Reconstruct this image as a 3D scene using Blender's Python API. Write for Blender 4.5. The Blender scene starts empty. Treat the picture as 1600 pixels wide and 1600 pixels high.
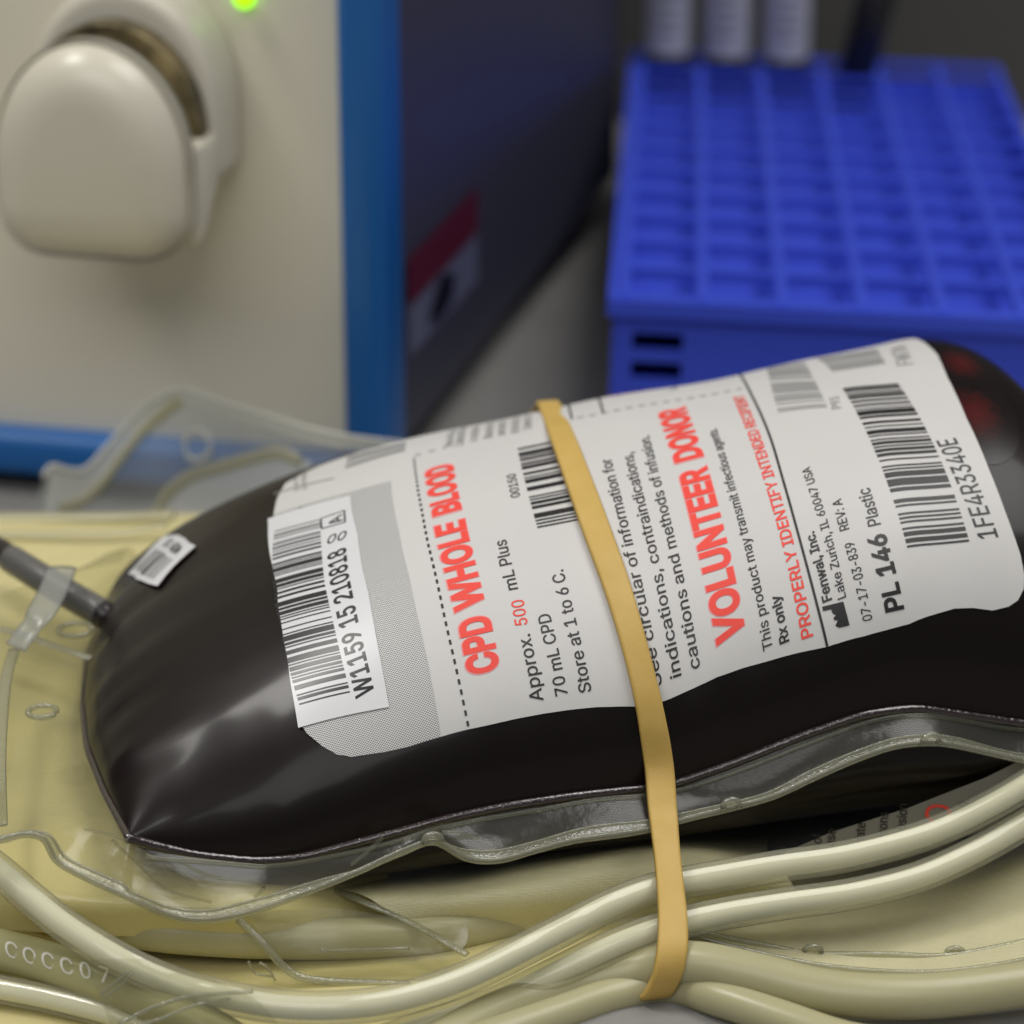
import bpy, bmesh, math, os, random
import numpy as np
from mathutils import Vector, Matrix

# ------------------------------------------------------------------ camera, light, exposure
SC = bpy.context.scene
COL = SC.collection
F_PX, PITCH, CAM_H = 4600.0, math.radians(21), 0.208
cam = bpy.data.cameras.new('camera')
cam.sensor_width = 36.0
cam.lens = F_PX / 1600 * 36.0
cam.clip_start, cam.clip_end = 0.01, 20
cam.dof.use_dof = True
cam.dof.focus_distance = 0.414
cam.dof.aperture_fstop = 15.0
cam.dof.aperture_blades = 9
cam_o = bpy.data.objects.new('camera', cam)
cam_o.location = (0, 0, CAM_H)
cam_o.rotation_euler = (math.pi / 2 - PITCH, 0, 0)
COL.objects.link(cam_o)
SC.camera = cam_o

W_ = bpy.data.worlds.new('World')
SC.world = W_
W_.use_nodes = True
bg = W_.node_tree.nodes['Background']
bg.inputs[0].default_value = (0.86, 0.93, 1.0, 1)
bg.inputs[1].default_value = 0.15


def area(name, loc, target, sx, sy, energy, color=(1, 0.97, 0.92)):
    l = bpy.data.lights.new(name, 'AREA')
    l.shape = 'RECTANGLE'
    l.size, l.size_y, l.energy, l.color = sx, sy, energy, color
    o = bpy.data.objects.new(name, l)
    o.location = loc
    d = Vector(target) - Vector(loc)
    o.rotation_euler = d.to_track_quat('-Z', 'Y').to_euler()
    COL.objects.link(o)
    return o


area('ceiling_lamp', (-0.68, 0.525, 1.325), (0, 0.45, 0), 0.40, 0.28, 8.5)
area('rear_fill', (0.55, 0.62, 1.4), (0.08, 0.6, 0), 1.3, 0.7, 17, (1, 0.98, 0.95))  # added fill light that brightens the rack tops and counter
area('room_lamp', (-0.35, -1.0, 1.5), (0, 0.42, 0.03), 1.6, 1.0, 13, (1, 0.98, 0.95))

SC.view_settings.view_transform = 'Standard'
SC.view_settings.look = 'None'
SC.view_settings.exposure = -0.08
SC.view_settings.gamma = 1.0
SC.view_settings.use_curve_mapping = False
SC.render.engine = 'CYCLES'
SC.cycles.max_bounces = 10
SC.cycles.transparent_max_bounces = 16
SC.cycles.use_denoising = True
SC.cycles.caustics_reflective = False
SC.cycles.caustics_refractive = False

# ------------------------------------------------------------------ helpers
ST, CT = math.sin(PITCH), math.cos(PITCH)
C0 = np.array([0, 0, CAM_H])


def ray(px, py):
    u, v = (px - 800) / F_PX, (800 - py) / F_PX
    return np.array([u, CT + v * ST, -ST + v * CT])


def at_y(px, py, y):
    """the point at ground distance y from the camera's foot that the photo shows at (px, py)"""
    r = ray(px, py)
    return C0 + r * min(y / r[1], (0.0007 - CAM_H) / r[2])          # never under the countertop


def at_z(px, py, z):
    r = ray(px, py)
    return C0 + r * ((z - CAM_H) / r[2])


def at_plane(px, py, p0, n):
    r = ray(px, py)
    return C0 + r * (np.dot(np.asarray(p0) - C0, n) / np.dot(r, n))


def proj(P):
    d = np.asarray(P, float) - C0
    z = d[..., 1] * CT - d[..., 2] * ST
    y = d[..., 1] * ST + d[..., 2] * CT
    return np.stack([800 + F_PX * d[..., 0] / z, 800 - F_PX * y / z], -1)


def link(name, me, mat, parent=None, smooth=True):
    o = bpy.data.objects.new(name, me)
    COL.objects.link(o)
    if mat is not None:
        me.materials.append(mat)
    if smooth:
        me.polygons.foreach_set('use_smooth', [True] * len(me.polygons))
    if parent is not None:
        o.parent = parent
    return o


def mesh(name, verts, faces, mat, parent=None, smooth=True):
    me = bpy.data.meshes.new(name)
    me.from_pydata([tuple(map(float, v)) for v in verts], [], faces)
    me.update()
    return link(name, me, mat, parent, smooth)


def grid(name, P, mat, parent=None, wrap=False, smooth=True):
    n, m = P.shape[:2]
    faces = []
    for i in range(n - 1):
        for j in range(m - 1 if not wrap else m):
            k = (j + 1) % m
            faces.append((i * m + j, (i + 1) * m + j, (i + 1) * m + k, i * m + k))
    return mesh(name, P.reshape(-1, 3), faces, mat, parent, smooth)


def from_bm(name, bm, mat, parent=None, smooth=False):
    me = bpy.data.meshes.new(name)
    bm.to_mesh(me)
    bm.free()
    return link(name, me, mat, parent, smooth)


def empty(name, loc=(0, 0, 0), rz=0.0, ry=0.0):
    o = bpy.data.objects.new(name, None)
    o.empty_display_size = 0.01
    COL.objects.link(o)
    o.location = loc
    o.rotation_euler = (0, ry, rz)
    return o


def tag(o, label=None, cat=None, group=None, kind=None):
    if label: o['label'] = label
    if cat: o['category'] = cat
    if group: o['group'] = group
    if kind: o['kind'] = kind
    return o


def smooth_path(pts, n=80):
    """Catmull-Rom through the points, n samples"""
    P = np.asarray(pts, float)
    P = np.vstack([2 * P[0] - P[1], P, 2 * P[-1] - P[-2]])
    seg = len(P) - 3
    out = []
    for t in np.linspace(0, seg - 1e-9, n):
        i = int(t); f = t - i
        a, b, c, d = P[i:i + 4]
        out.append(0.5 * (2 * b + (c - a) * f + (2 * a - 5 * b + 4 * c - d) * f * f + (3 * b - a - 3 * c + d) * f ** 3))
    return np.array(out)


def frames(P, up=(0, 0, 1)):
    T = np.gradient(P, axis=0)
    T /= np.linalg.norm(T, axis=1)[:, None]
    up = np.asarray(up, float)
    A = np.cross(T, up)
    A /= np.linalg.norm(A, axis=1)[:, None]
    B = np.cross(A, T)
    return T, A, B


def tube(name, pts, r, mat, parent=None, n=90, m=24, ra=None, rb=None, taper=None):
    P = smooth_path(pts, n)
    T, A, B = frames(P)
    ra = ra or r; rb = rb or r
    th = np.linspace(0, 2 * math.pi, m, endpoint=False)
    k = np.ones(n) if taper is None else taper(np.linspace(0, 1, n))
    G = P[:, None] + k[:, None, None] * (A[:, None] * (ra * np.cos(th))[None, :, None] + B[:, None] * (rb * np.sin(th))[None, :, None])
    o = grid(name, G, mat, parent, wrap=True)
    bm = bmesh.new(); bm.from_mesh(o.data)
    bmesh.ops.holes_fill(bm, edges=[e for e in bm.edges if e.is_boundary], sides=0)
    bmesh.ops.recalc_face_normals(bm, faces=bm.faces)
    bm.to_mesh(o.data); bm.free()
    return o


def box(bm, x0, x1, y0, y1, z0, z1, bev=0.0, seg=3):
    r = bmesh.ops.create_cube(bm, size=1)
    for v in r['verts']:
        v.co = ((x0 + x1) / 2 + v.co.x * (x1 - x0), (y0 + y1) / 2 + v.co.y * (y1 - y0), (z0 + z1) / 2 + v.co.z * (z1 - z0))
    if bev:
        es = {e for v in r['verts'] for e in v.link_edges}
        bmesh.ops.bevel(bm, geom=list(es), offset=bev, segments=seg, affect='EDGES', profile=0.5)


def loft(name, rows, mat, parent=None, n=80, m=24, noise=0.0, seed=0, freq=1.0):
    """smooth sheet through rows of 3-D points"""
    R = np.array([smooth_path(r, n) for r in rows])
    G = np.array([smooth_path(R[:, i], m) for i in range(n)])
    if noise:
        du = np.gradient(G, axis=0); dv = np.gradient(G, axis=1)
        N = np.cross(du, dv); N /= np.linalg.norm(N, axis=2)[..., None] + 1e-12
        G = G + N * (noise * wob(G[..., 0] * freq, G[..., 1] * freq, G[..., 2] * freq, seed))[..., None]
    return grid(name, G, mat, parent)


def wob(x, y, z, seed=0):
    """smooth pseudo noise of about +-1"""
    rs = np.random.default_rng(seed)
    v = 0
    for k in range(7):
        f = rs.uniform(90, 420); d = rs.normal(size=3); d /= np.linalg.norm(d)
        v = v + np.sin(f * (x * d[0] + y * d[1] + z * d[2]) + rs.uniform(0, 6.28)) * (90 / f) ** 0.6
    return v / 2.2


# ------------------------------------------------------------------ materials
def new_mat(name):
    m = bpy.data.materials.new(name)
    m.use_nodes = True
    nt = m.node_tree
    return m, nt, nt.nodes['Principled BSDF'], nt.nodes['Material Output']


def bump(nt, bsdf, scale, strength, dist=0.001, detail=4.0, rough=0.55, stretch=None):
    tc = nt.nodes.new('ShaderNodeTexCoord')
    no = nt.nodes.new('ShaderNodeTexNoise')
    no.inputs['Scale'].default_value = scale
    no.inputs['Detail'].default_value = detail
    no.inputs['Roughness'].default_value = rough
    b = nt.nodes.new('ShaderNodeBump')
    b.inputs['Strength'].default_value = strength
    b.inputs['Distance'].default_value = dist
    if stretch:
        mp = nt.nodes.new('ShaderNodeMapping')
        mp.inputs['Scale'].default_value = stretch
        nt.links.new(tc.outputs['Object'], mp.inputs[0])
        nt.links.new(mp.outputs[0], no.inputs['Vector'])
    else:
        nt.links.new(tc.outputs['Object'], no.inputs['Vector'])
    nt.links.new(no.outputs['Fac'], b.inputs['Height'])
    nt.links.new(b.outputs[0], bsdf.inputs['Normal'])
    return no, b


def mottle(nt, bsdf, scale, c0, c1, detail=5.0):
    tc = nt.nodes.new('ShaderNodeTexCoord')
    no = nt.nodes.new('ShaderNodeTexNoise')
    no.inputs['Scale'].default_value = scale
    no.inputs['Detail'].default_value = detail
    r = nt.nodes.new('ShaderNodeValToRGB')
    r.color_ramp.elements[0].position, r.color_ramp.elements[1].position = 0.3, 0.7
    r.color_ramp.elements[0].color = (*c0, 1); r.color_ramp.elements[1].color = (*c1, 1)
    nt.links.new(tc.outputs['Object'], no.inputs['Vector'])
    nt.links.new(no.outputs['Fac'], r.inputs[0])
    nt.links.new(r.outputs[0], bsdf.inputs['Base Color'])


def plain(name, col, rough=0.5, spec=0.5, bmp=None, col2=None, mscale=60, coat=0.0):
    m, nt, b, o = new_mat(name)
    b.inputs['Base Color'].default_value = (*col, 1)
    b.inputs['Roughness'].default_value = rough
    b.inputs['Specular IOR Level'].default_value = spec
    b.inputs['Coat Weight'].default_value = coat
    b.inputs['Coat Roughness'].default_value = 0.08
    if col2: mottle(nt, b, mscale, col, col2)
    if bmp: bump(nt, b, *bmp)
    return m


def film(name, tint, body, body_col, rough=0.08, gloss=1.0, bmp=None, trans=0.5):
    """thin clear plastic: see-through with a tint, a little milky body, glossy by angle"""
    m, nt, b, o = new_mat(name)
    nt.nodes.remove(b)
    tr = nt.nodes.new('ShaderNodeBsdfTransparent'); tr.inputs[0].default_value = (*tint, 1)
    df = nt.nodes.new('ShaderNodeBsdfDiffuse'); df.inputs[0].default_value = (*body_col, 1)
    tl = nt.nodes.new('ShaderNodeBsdfTranslucent'); tl.inputs[0].default_value = (*body_col, 1)
    mb = nt.nodes.new('ShaderNodeMixShader'); mb.inputs[0].default_value = trans
    nt.links.new(df.outputs[0], mb.inputs[1]); nt.links.new(tl.outputs[0], mb.inputs[2])
    m1 = nt.nodes.new('ShaderNodeMixShader'); m1.inputs[0].default_value = body
    nt.links.new(tr.outputs[0], m1.inputs[1]); nt.links.new(mb.outputs[0], m1.inputs[2])
    gl = nt.nodes.new('ShaderNodeBsdfGlossy'); gl.inputs['Roughness'].default_value = rough
    gl.inputs[0].default_value = (gloss, gloss, gloss, 1)
    lw = nt.nodes.new('ShaderNodeLayerWeight'); lw.inputs[0].default_value = 0.5
    pw = nt.nodes.new('ShaderNodeMath'); pw.operation = 'POWER'; pw.inputs[1].default_value = 4.0
    fr = nt.nodes.new('ShaderNodeMapRange'); fr.inputs['To Min'].default_value = 0.07; fr.inputs['To Max'].default_value = 0.85
    nt.links.new(lw.outputs['Facing'], pw.inputs[0]); nt.links.new(pw.outputs[0], fr.inputs[0])
    m2 = nt.nodes.new('ShaderNodeMixShader')
    nt.links.new(fr.outputs[0], m2.inputs[0])
    nt.links.new(m1.outputs[0], m2.inputs[1]); nt.links.new(gl.outputs[0], m2.inputs[2])
    nt.links.new(m2.outputs[0], o.inputs[0])
    if bmp:
        class _B: pass
        no, bb = bump(nt, gl, *bmp)
        nt.links.new(bb.outputs[0], lw.inputs['Normal'])
    return m


M = {}
# blood showing through soft plastic: nearly black, glossy film on top
m, nt, b, o = new_mat('blood_plastic')
b.inputs['Base Color'].default_value = (0.0065, 0.0034, 0.0032, 1)
b.inputs['Roughness'].default_value = 0.36
b.inputs['Specular IOR Level'].default_value = 0.16
b.inputs['Coat Weight'].default_value = 0.22
b.inputs['Coat Roughness'].default_value = 0.13
bump(nt, b, 6500, 0.16, 0.0001, 2.0, 0.6)
M['blood'] = m
M['blood_edge'] = plain('blood_seam', (0.020, 0.009, 0.009), 0.2, 0.9, bmp=(1600, 0.5, 0.0003, 2.0), coat=0.6)
M['blood_spot'] = plain('thin_blood', (0.05, 0.004, 0.004), 0.35)
M['paper'] = plain('label_paper', (0.60, 0.587, 0.57), 0.5, 0.35, bmp=(150, 0.10, 0.0006, 5.0), col2=(0.58, 0.567, 0.552), mscale=90)
M['sticker'] = plain('gloss_paper', (0.66, 0.66, 0.67), 0.33, 0.45)
M['black'] = plain('black_ink', (0.012, 0.011, 0.011), 0.45)
M['ribbon'] = plain('ribbon_ink', (0.015, 0.014, 0.016), 0.3, 0.5)
M['red'] = plain('red_ink', (0.83, 0.075, 0.055), 0.5, 0.3)
M['pink'] = plain('pink_ink', (0.8, 0.30, 0.30), 0.5, 0.3)
M['greyink'] = plain('grey_ink', (0.30, 0.30, 0.29), 0.5, 0.3)
M['halo'] = M['pink']
# halftone screen of the grey field
m, nt, b, o = new_mat('halftone_screen')
uv = nt.nodes.new('ShaderNodeUVMap')
mp = nt.nodes.new('ShaderNodeMapping')
mp.inputs['Rotation'].default_value = (0, 0, math.radians(45))
K = 2 * math.pi / 0.30
mp.inputs['Scale'].default_value = (K, K, K)
sx = nt.nodes.new('ShaderNodeSeparateXYZ')
nt.links.new(uv.outputs[0], mp.inputs[0]); nt.links.new(mp.outputs[0], sx.inputs[0])
s1 = nt.nodes.new('ShaderNodeMath'); s1.operation = 'SINE'
s2 = nt.nodes.new('ShaderNodeMath'); s2.operation = 'SINE'
ad = nt.nodes.new('ShaderNodeMath'); ad.operation = 'ADD'
nt.links.new(sx.outputs[0], s1.inputs[0]); nt.links.new(sx.outputs[1], s2.inputs[0])
nt.links.new(s1.outputs[0], ad.inputs[0]); nt.links.new(s2.outputs[0], ad.inputs[1])
rp = nt.nodes.new('ShaderNodeMapRange')
rp.inputs['From Min'].default_value = 0.15; rp.inputs['From Max'].default_value = 0.55
nt.links.new(ad.outputs[0], rp.inputs[0])
mx = nt.nodes.new('ShaderNodeMix'); mx.data_type = 'RGBA'
mx.inputs[6].default_value = (0.62, 0.615, 0.60, 1); mx.inputs[7].default_value = (0.06, 0.06, 0.06, 1)
nt.links.new(rp.outputs[0], mx.inputs[0]); nt.links.new(mx.outputs[2], b.inputs['Base Color'])
b.inputs['Roughness'].default_value = 0.5
M['halftone'] = m

M['film'] = film('clear_film', (0.93, 0.93, 0.86), 0.11, (0.5, 0.5, 0.42), 0.24, 0.42, (900, 0.2, 0.0003, 2.0))
M['weld'] = film('welded_hem', (0.86, 0.86, 0.76), 0.38, (0.55, 0.55, 0.45), 0.12, 1.0, (2200, 0.5, 0.0003, 2.0))
M['frost'] = film('frosted_film', (0.88, 0.90, 0.90), 0.60, (0.88, 0.88, 0.83), 0.22, 0.6, None, 0.25)
M['sheet'] = film('hazy_sheet', (0.90, 0.92, 0.92), 0.34, (0.60, 0.61, 0.59), 0.25, 0.5, None, 0.3)
M['yweld'] = film('yellowish_weld', (0.92, 0.91, 0.78), 0.40, (0.72, 0.69, 0.52), 0.25, 0.6, None, 0.2)
M['tubing'] = film('clear_tubing', (0.97, 0.967, 0.89), 0.24, (0.80, 0.79, 0.67), 0.10, 0.5, None, 0.5)
M['core'] = plain('milky_core', (0.80, 0.785, 0.66), 0.55, 0.15)
M['core'].node_tree.nodes['Principled BSDF'].inputs['Subsurface Weight'].default_value = 0.5
M['core'].node_tree.nodes['Principled BSDF'].inputs['Subsurface Radius'].default_value = (0.003, 0.003, 0.002)


def yellow(name, col, rough=0.22, mix=0.2, bmp=(260, 0.25, 0.001, 3.0)):
    m, nt, b, o = new_mat(name)
    b.inputs['Base Color'].default_value = (*col, 1)
    b.inputs['Roughness'].default_value = rough
    b.inputs['Subsurface Weight'].default_value = 0.25
    b.inputs['Subsurface Radius'].default_value = (0.004, 0.004, 0.0015)
    b.inputs['Subsurface Scale'].default_value = 1.0
    tr = nt.nodes.new('ShaderNodeBsdfTransparent'); tr.inputs[0].default_value = (0.92, 0.89, 0.62, 1)
    ms = nt.nodes.new('ShaderNodeMixShader'); ms.inputs[0].default_value = mix
    nt.links.new(b.outputs[0], ms.inputs[1]); nt.links.new(tr.outputs[0], ms.inputs[2])
    nt.links.new(ms.outputs[0], o.inputs[0])
    if bmp: bump(nt, b, *bmp)
    return m


M['milky'] = yellow('milky_plastic', (0.47, 0.44, 0.26), 0.32, 0.12, None)
M['printed'] = yellow('numbered_tube_plastic', (0.44, 0.42, 0.22), 0.2, 0.15, None)
M['ybag'] = yellow('yellow_bag_plastic', (0.76, 0.675, 0.33), 0.16, 0.2, (160, 0.35, 0.001, 3.0))
M['ybag_pale'] = yellow('pale_bag_plastic', (0.70, 0.655, 0.41), 0.22, 0.2, (1400, 0.35, 0.0004, 2.0))
nt_ = M['ybag_pale'].node_tree
pb = nt_.nodes['Principled BSDF']
vo = nt_.nodes.new('ShaderNodeTexVoronoi'); vo.inputs['Scale'].default_value = 2900; vo.inputs['Randomness'].default_value = 0.0
b1_ = nt_.nodes.new('ShaderNodeBump'); b1_.inputs['Strength'].default_value = 0.4; b1_.inputs['Distance'].default_value = 0.0003
tcx = nt_.nodes.new('ShaderNodeTexCoord')
nt_.links.new(tcx.outputs['Object'], vo.inputs['Vector']); nt_.links.new(vo.outputs['Distance'], b1_.inputs['Height']); nt_.links.new(b1_.outputs[0], pb.inputs['Normal'])
M['amber'] = yellow('amber_plastic', (0.50, 0.32, 0.03), 0.3, 0.1)
m, nt, b, o = new_mat('rubber')
b.inputs['Roughness'].default_value = 0.55
b.inputs['Subsurface Weight'].default_value = 0.2
b.inputs['Subsurface Radius'].default_value = (0.0015, 0.001, 0.0004)
b.inputs['Subsurface Scale'].default_value = 1.0
mottle(nt, b, 220, (0.54, 0.355, 0.085), (0.58, 0.39, 0.11))
bump(nt, b, 1500, 0.15, 0.0003, 4.0)
M['rubber'] = m
M['bloodtube'] = plain('blood_in_tube', (0.016, 0.013, 0.014), 0.3, 0.5)
M['sleeve'] = film('tube_sleeve', (0.75, 0.75, 0.72), 0.40, (0.50, 0.49, 0.46), 0.4, 0.5)
M['cream'] = plain('cream_plastic', (0.66, 0.62, 0.51), 0.28, 0.5, bmp=(900, 0.08, 0.0004, 3.0))
M['cream_panel'] = plain('cream_panel', (0.80, 0.75, 0.62), 0.5, 0.4, bmp=(1200, 0.1, 0.0004, 3.0))
M['blueframe'] = plain('blue_paint', (0.010, 0.130, 0.43), 0.38, 0.45)
M['side'] = plain('dark_side_paint', (0.05, 0.05, 0.075), 0.45, 0.4)
M['brass'] = plain('brass', (0.40, 0.32, 0.17), 0.35, col2=(0.02, 0.018, 0.012), mscale=130)
M['brass'].node_tree.nodes['Principled BSDF'].inputs['Metallic'].default_value = 0.8
M['rackblue'] = plain('blue_rack_plastic', (0.048, 0.092, 0.72), 0.5, 0.5)
M['tubelabel'] = plain('tube_label', (0.52, 0.52, 0.54), 0.55)
M['tubetext'] = plain('tube_text', (0.25, 0.25, 0.26), 0.55)
M['blackplastic'] = plain('black_plastic', (0.006, 0.006, 0.009), 0.35)
M['counter'] = plain('counter_laminate', (0.23, 0.225, 0.215), 0.45, 0.4, bmp=(300, 0.06, 0.0006, 4.0), col2=(0.275, 0.268, 0.255), mscale=35)
M['wall'] = plain('wall_paint', (0.085, 0.083, 0.08), 0.7, 0.3)
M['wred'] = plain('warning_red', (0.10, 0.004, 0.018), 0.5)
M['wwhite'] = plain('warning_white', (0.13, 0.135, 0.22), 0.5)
m, nt, b, o = new_mat('green_led')
b.inputs['Emission Color'].default_value = (0.35, 1.0, 0.0, 1)
b.inputs['Emission Strength'].default_value = 1.6
b.inputs['Base Color'].default_value = (0.2, 0.6, 0.02, 1)
M['led'] = m

# ------------------------------------------------------------------ the setting
bm = bmesh.new()
bmesh.ops.create_grid(bm, x_segments=1, y_segments=1, size=1)
for v in bm.verts: v.co = (v.co.x * 1.4, 0.35 + v.co.y * 0.75, 0)
tag(from_bm('countertop', bm, M['counter']), kind='structure')
bm = bmesh.new()
box(bm, -1.4, 1.4, 0.87, 0.92, -0.02, 1.2)
tag(from_bm('wall', bm, M['wall']), kind='structure')

# ------------------------------------------------------------------ blood bag surface
PHI, WB, NB, Y0, TWB = 0.2296, 0.0518, 2.174, 0.36122, 0.00436
E1 = np.array([math.cos(PHI), math.sin(PHI), 0]); E2 = np.array([-math.sin(PHI), math.cos(PHI), 0])
OB = np.array([-0.0526, Y0, 0.0])
SMAX = 0.156


def _smooth(xk, yk, sig):
    x = np.linspace(-0.03, 0.19, 441)
    y = np.interp(x, xk, yk)
    k = np.exp(-0.5 * (np.arange(-40, 41) * 0.0005 / sig) ** 2); k /= k.sum()
    return x, np.convolve(np.pad(y, 40, mode='edge'), k, 'valid')


_SZ = _smooth([-0.0041, -0.0001, 0.0086, 0.0174, 0.0237, 0.0356, 0.0448, 0.054, 0.0633, 0.0728, 0.0775, 0.087, 0.0965, 0.1061, 0.1139, 0.1309, 0.1462],
              [0.0240, 0.0214, 0.0179, 0.0158, 0.0156, 0.0177, 0.0194, 0.0204, 0.0208, 0.0208, 0.0209, 0.0234, 0.0265, 0.029, 0.0292, 0.0248, 0.0232], 0.0016)
_HB = _smooth([0, .02, .04, .06, .08, .10, .12, .16], [.0315, .0325, .0323, .0326, .0366, .0356, .039, .049], 0.006)
_LQ = np.linspace(0, 0.1036, 60)
_LV = np.interp(_LQ, [0, .015, .03, .045, .065, .085, .1036], [0, -.0030, -.0052, -.0057, -.0048, -.0015, .005])


def body(s, th):
    """upper skin of the bag; s runs along the bag (m), th from the front seam (0) over the top to the rear seam (pi)"""
    s = np.asarray(s, float); th = np.asarray(th, float)
    c = np.cos(th); sn = np.clip(np.sin(th), 0, 1)
    q = WB * (1 - np.sign(c) * np.abs(c) ** (2 / NB))
    p = s + np.interp(q, _LQ, _LV) * np.clip(1 - s / 0.07, 0, 1) + TWB * q / WB
    f = (1 - np.clip(1 - s / 0.060, 0, 1) ** 1.8) ** (1 / 1.8) * (1 - np.clip((s - 0.130) / (SMAX - 0.130), 0, 1) ** 2) ** 0.5
    zs = np.interp(s, *_SZ)
    h = np.interp(s, *_HB)
    z = zs * (1 - q / (2 * WB)) + 0.02 * q / (2 * WB) + h * f * sn ** (2 / NB)
    # soft folds near the front seam and at the left end
    e = np.exp(-q / 0.010) * np.clip(q / 0.003, 0, 1) * np.clip(s / 0.01, 0, 1)
    fold = 0.00014 * np.sin(2 * math.pi * (s / 0.0172 + 0.1) + 2.0 * np.sin(s * 160)) + 0.00008 * np.sin(2 * math.pi * s / 0.0083 + 1)
    e2 = np.clip(1 - s / 0.03, 0, 1) ** 1.3 * np.clip(s / 0.004, 0, 1) * np.clip(q / 0.01, 0, 1)
    ef = 0.0005 * np.sin(q * 420 + 1.2 * np.sin(q * 130)) + 0.0002 * np.sin(q * 900)
    P = OB + E1 * p[..., None] + E2 * (q + 0 * s)[..., None] - E2 * (fold * e)[..., None] - E1 * (ef * e2)[..., None]
    P[..., 2] += z
    return P


def body_n(s, th, off):
    d = 1e-4
    a = body(s + d, th) - body(s - d, th)
    b_ = body(s, th + 10 * d) - body(s, th - 10 * d)
    n = np.cross(a, b_)
    n /= np.linalg.norm(n, axis=-1)[..., None] + 1e-15
    return body(s, th) + n * np.asarray(off)[..., None]


_TH = np.linspace(0, math.pi, 1501)
_ref = body(np.full(1501, 0.075), _TH)
_ARC = np.concatenate([[0], np.cumsum(np.linalg.norm(np.diff(_ref, axis=0), axis=1))])


def bow(a):
    u = np.clip((a - 0.012) / 0.062, -0.3, 1.3)
    return 0.0064 * u * (1 - u)


def skin(sa, off):
    """(s, a) -> 3-D on the bag, a = length over the skin from the front seam"""
    sa = np.asarray(sa, float)
    return body_n(sa[..., 0] - bow(sa[..., 1]), np.interp(sa[..., 1], _ARC, _TH), np.full(sa.shape[:-1], off))


_gs = np.linspace(0.0, 0.155, 622); _ga = np.linspace(0, _ARC[-1] * 0.72, 400)
_GS, _GA = np.meshgrid(_gs, _ga, indexing='ij')
_GI = proj(body(_GS, np.interp(_GA, _ARC, _TH)))
_k = _GI[..., 1].argmin(1)
_mask = np.arange(400)[None] <= _k[:, None]


def inv(px, py):
    d = ((_GI - np.array([px, py])) ** 2).sum(-1)
    d = np.where(_mask, d, 1e12)
    i, j = np.unravel_index(d.argmin(), d.shape)
    x = np.array([_gs[i], _ga[j]])
    f = lambda x: proj(body(np.array(x[0]), np.interp(x[1], _ARC, _TH)))
    if d[i, j] < 100:
        for _ in range(3):
            e = np.array([px, py]) - f(x)
            J = np.stack([(f(x + [1e-5, 0]) - f(x)) / 1e-5, (f(x + [0, 1e-5]) - f(x)) / 1e-5], 1)
            if abs(np.linalg.det(J)) < 1e4: break
            dx = np.clip(np.linalg.solve(J, e), -0.0008, 0.0008)
            x = x + dx
    return np.array([x[0] + bow(x[1]), x[1]])


# ------------------------------------------------------------------ printing on the skin
def _font():
    try:
        return bpy.data.fonts.load(os.path.join(bpy.utils.system_resource('DATAFILES'), 'fonts', 'Inter.woff2'))
    except Exception:
        return None


FONT = _font()
_cache = {}
CAP = None


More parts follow.
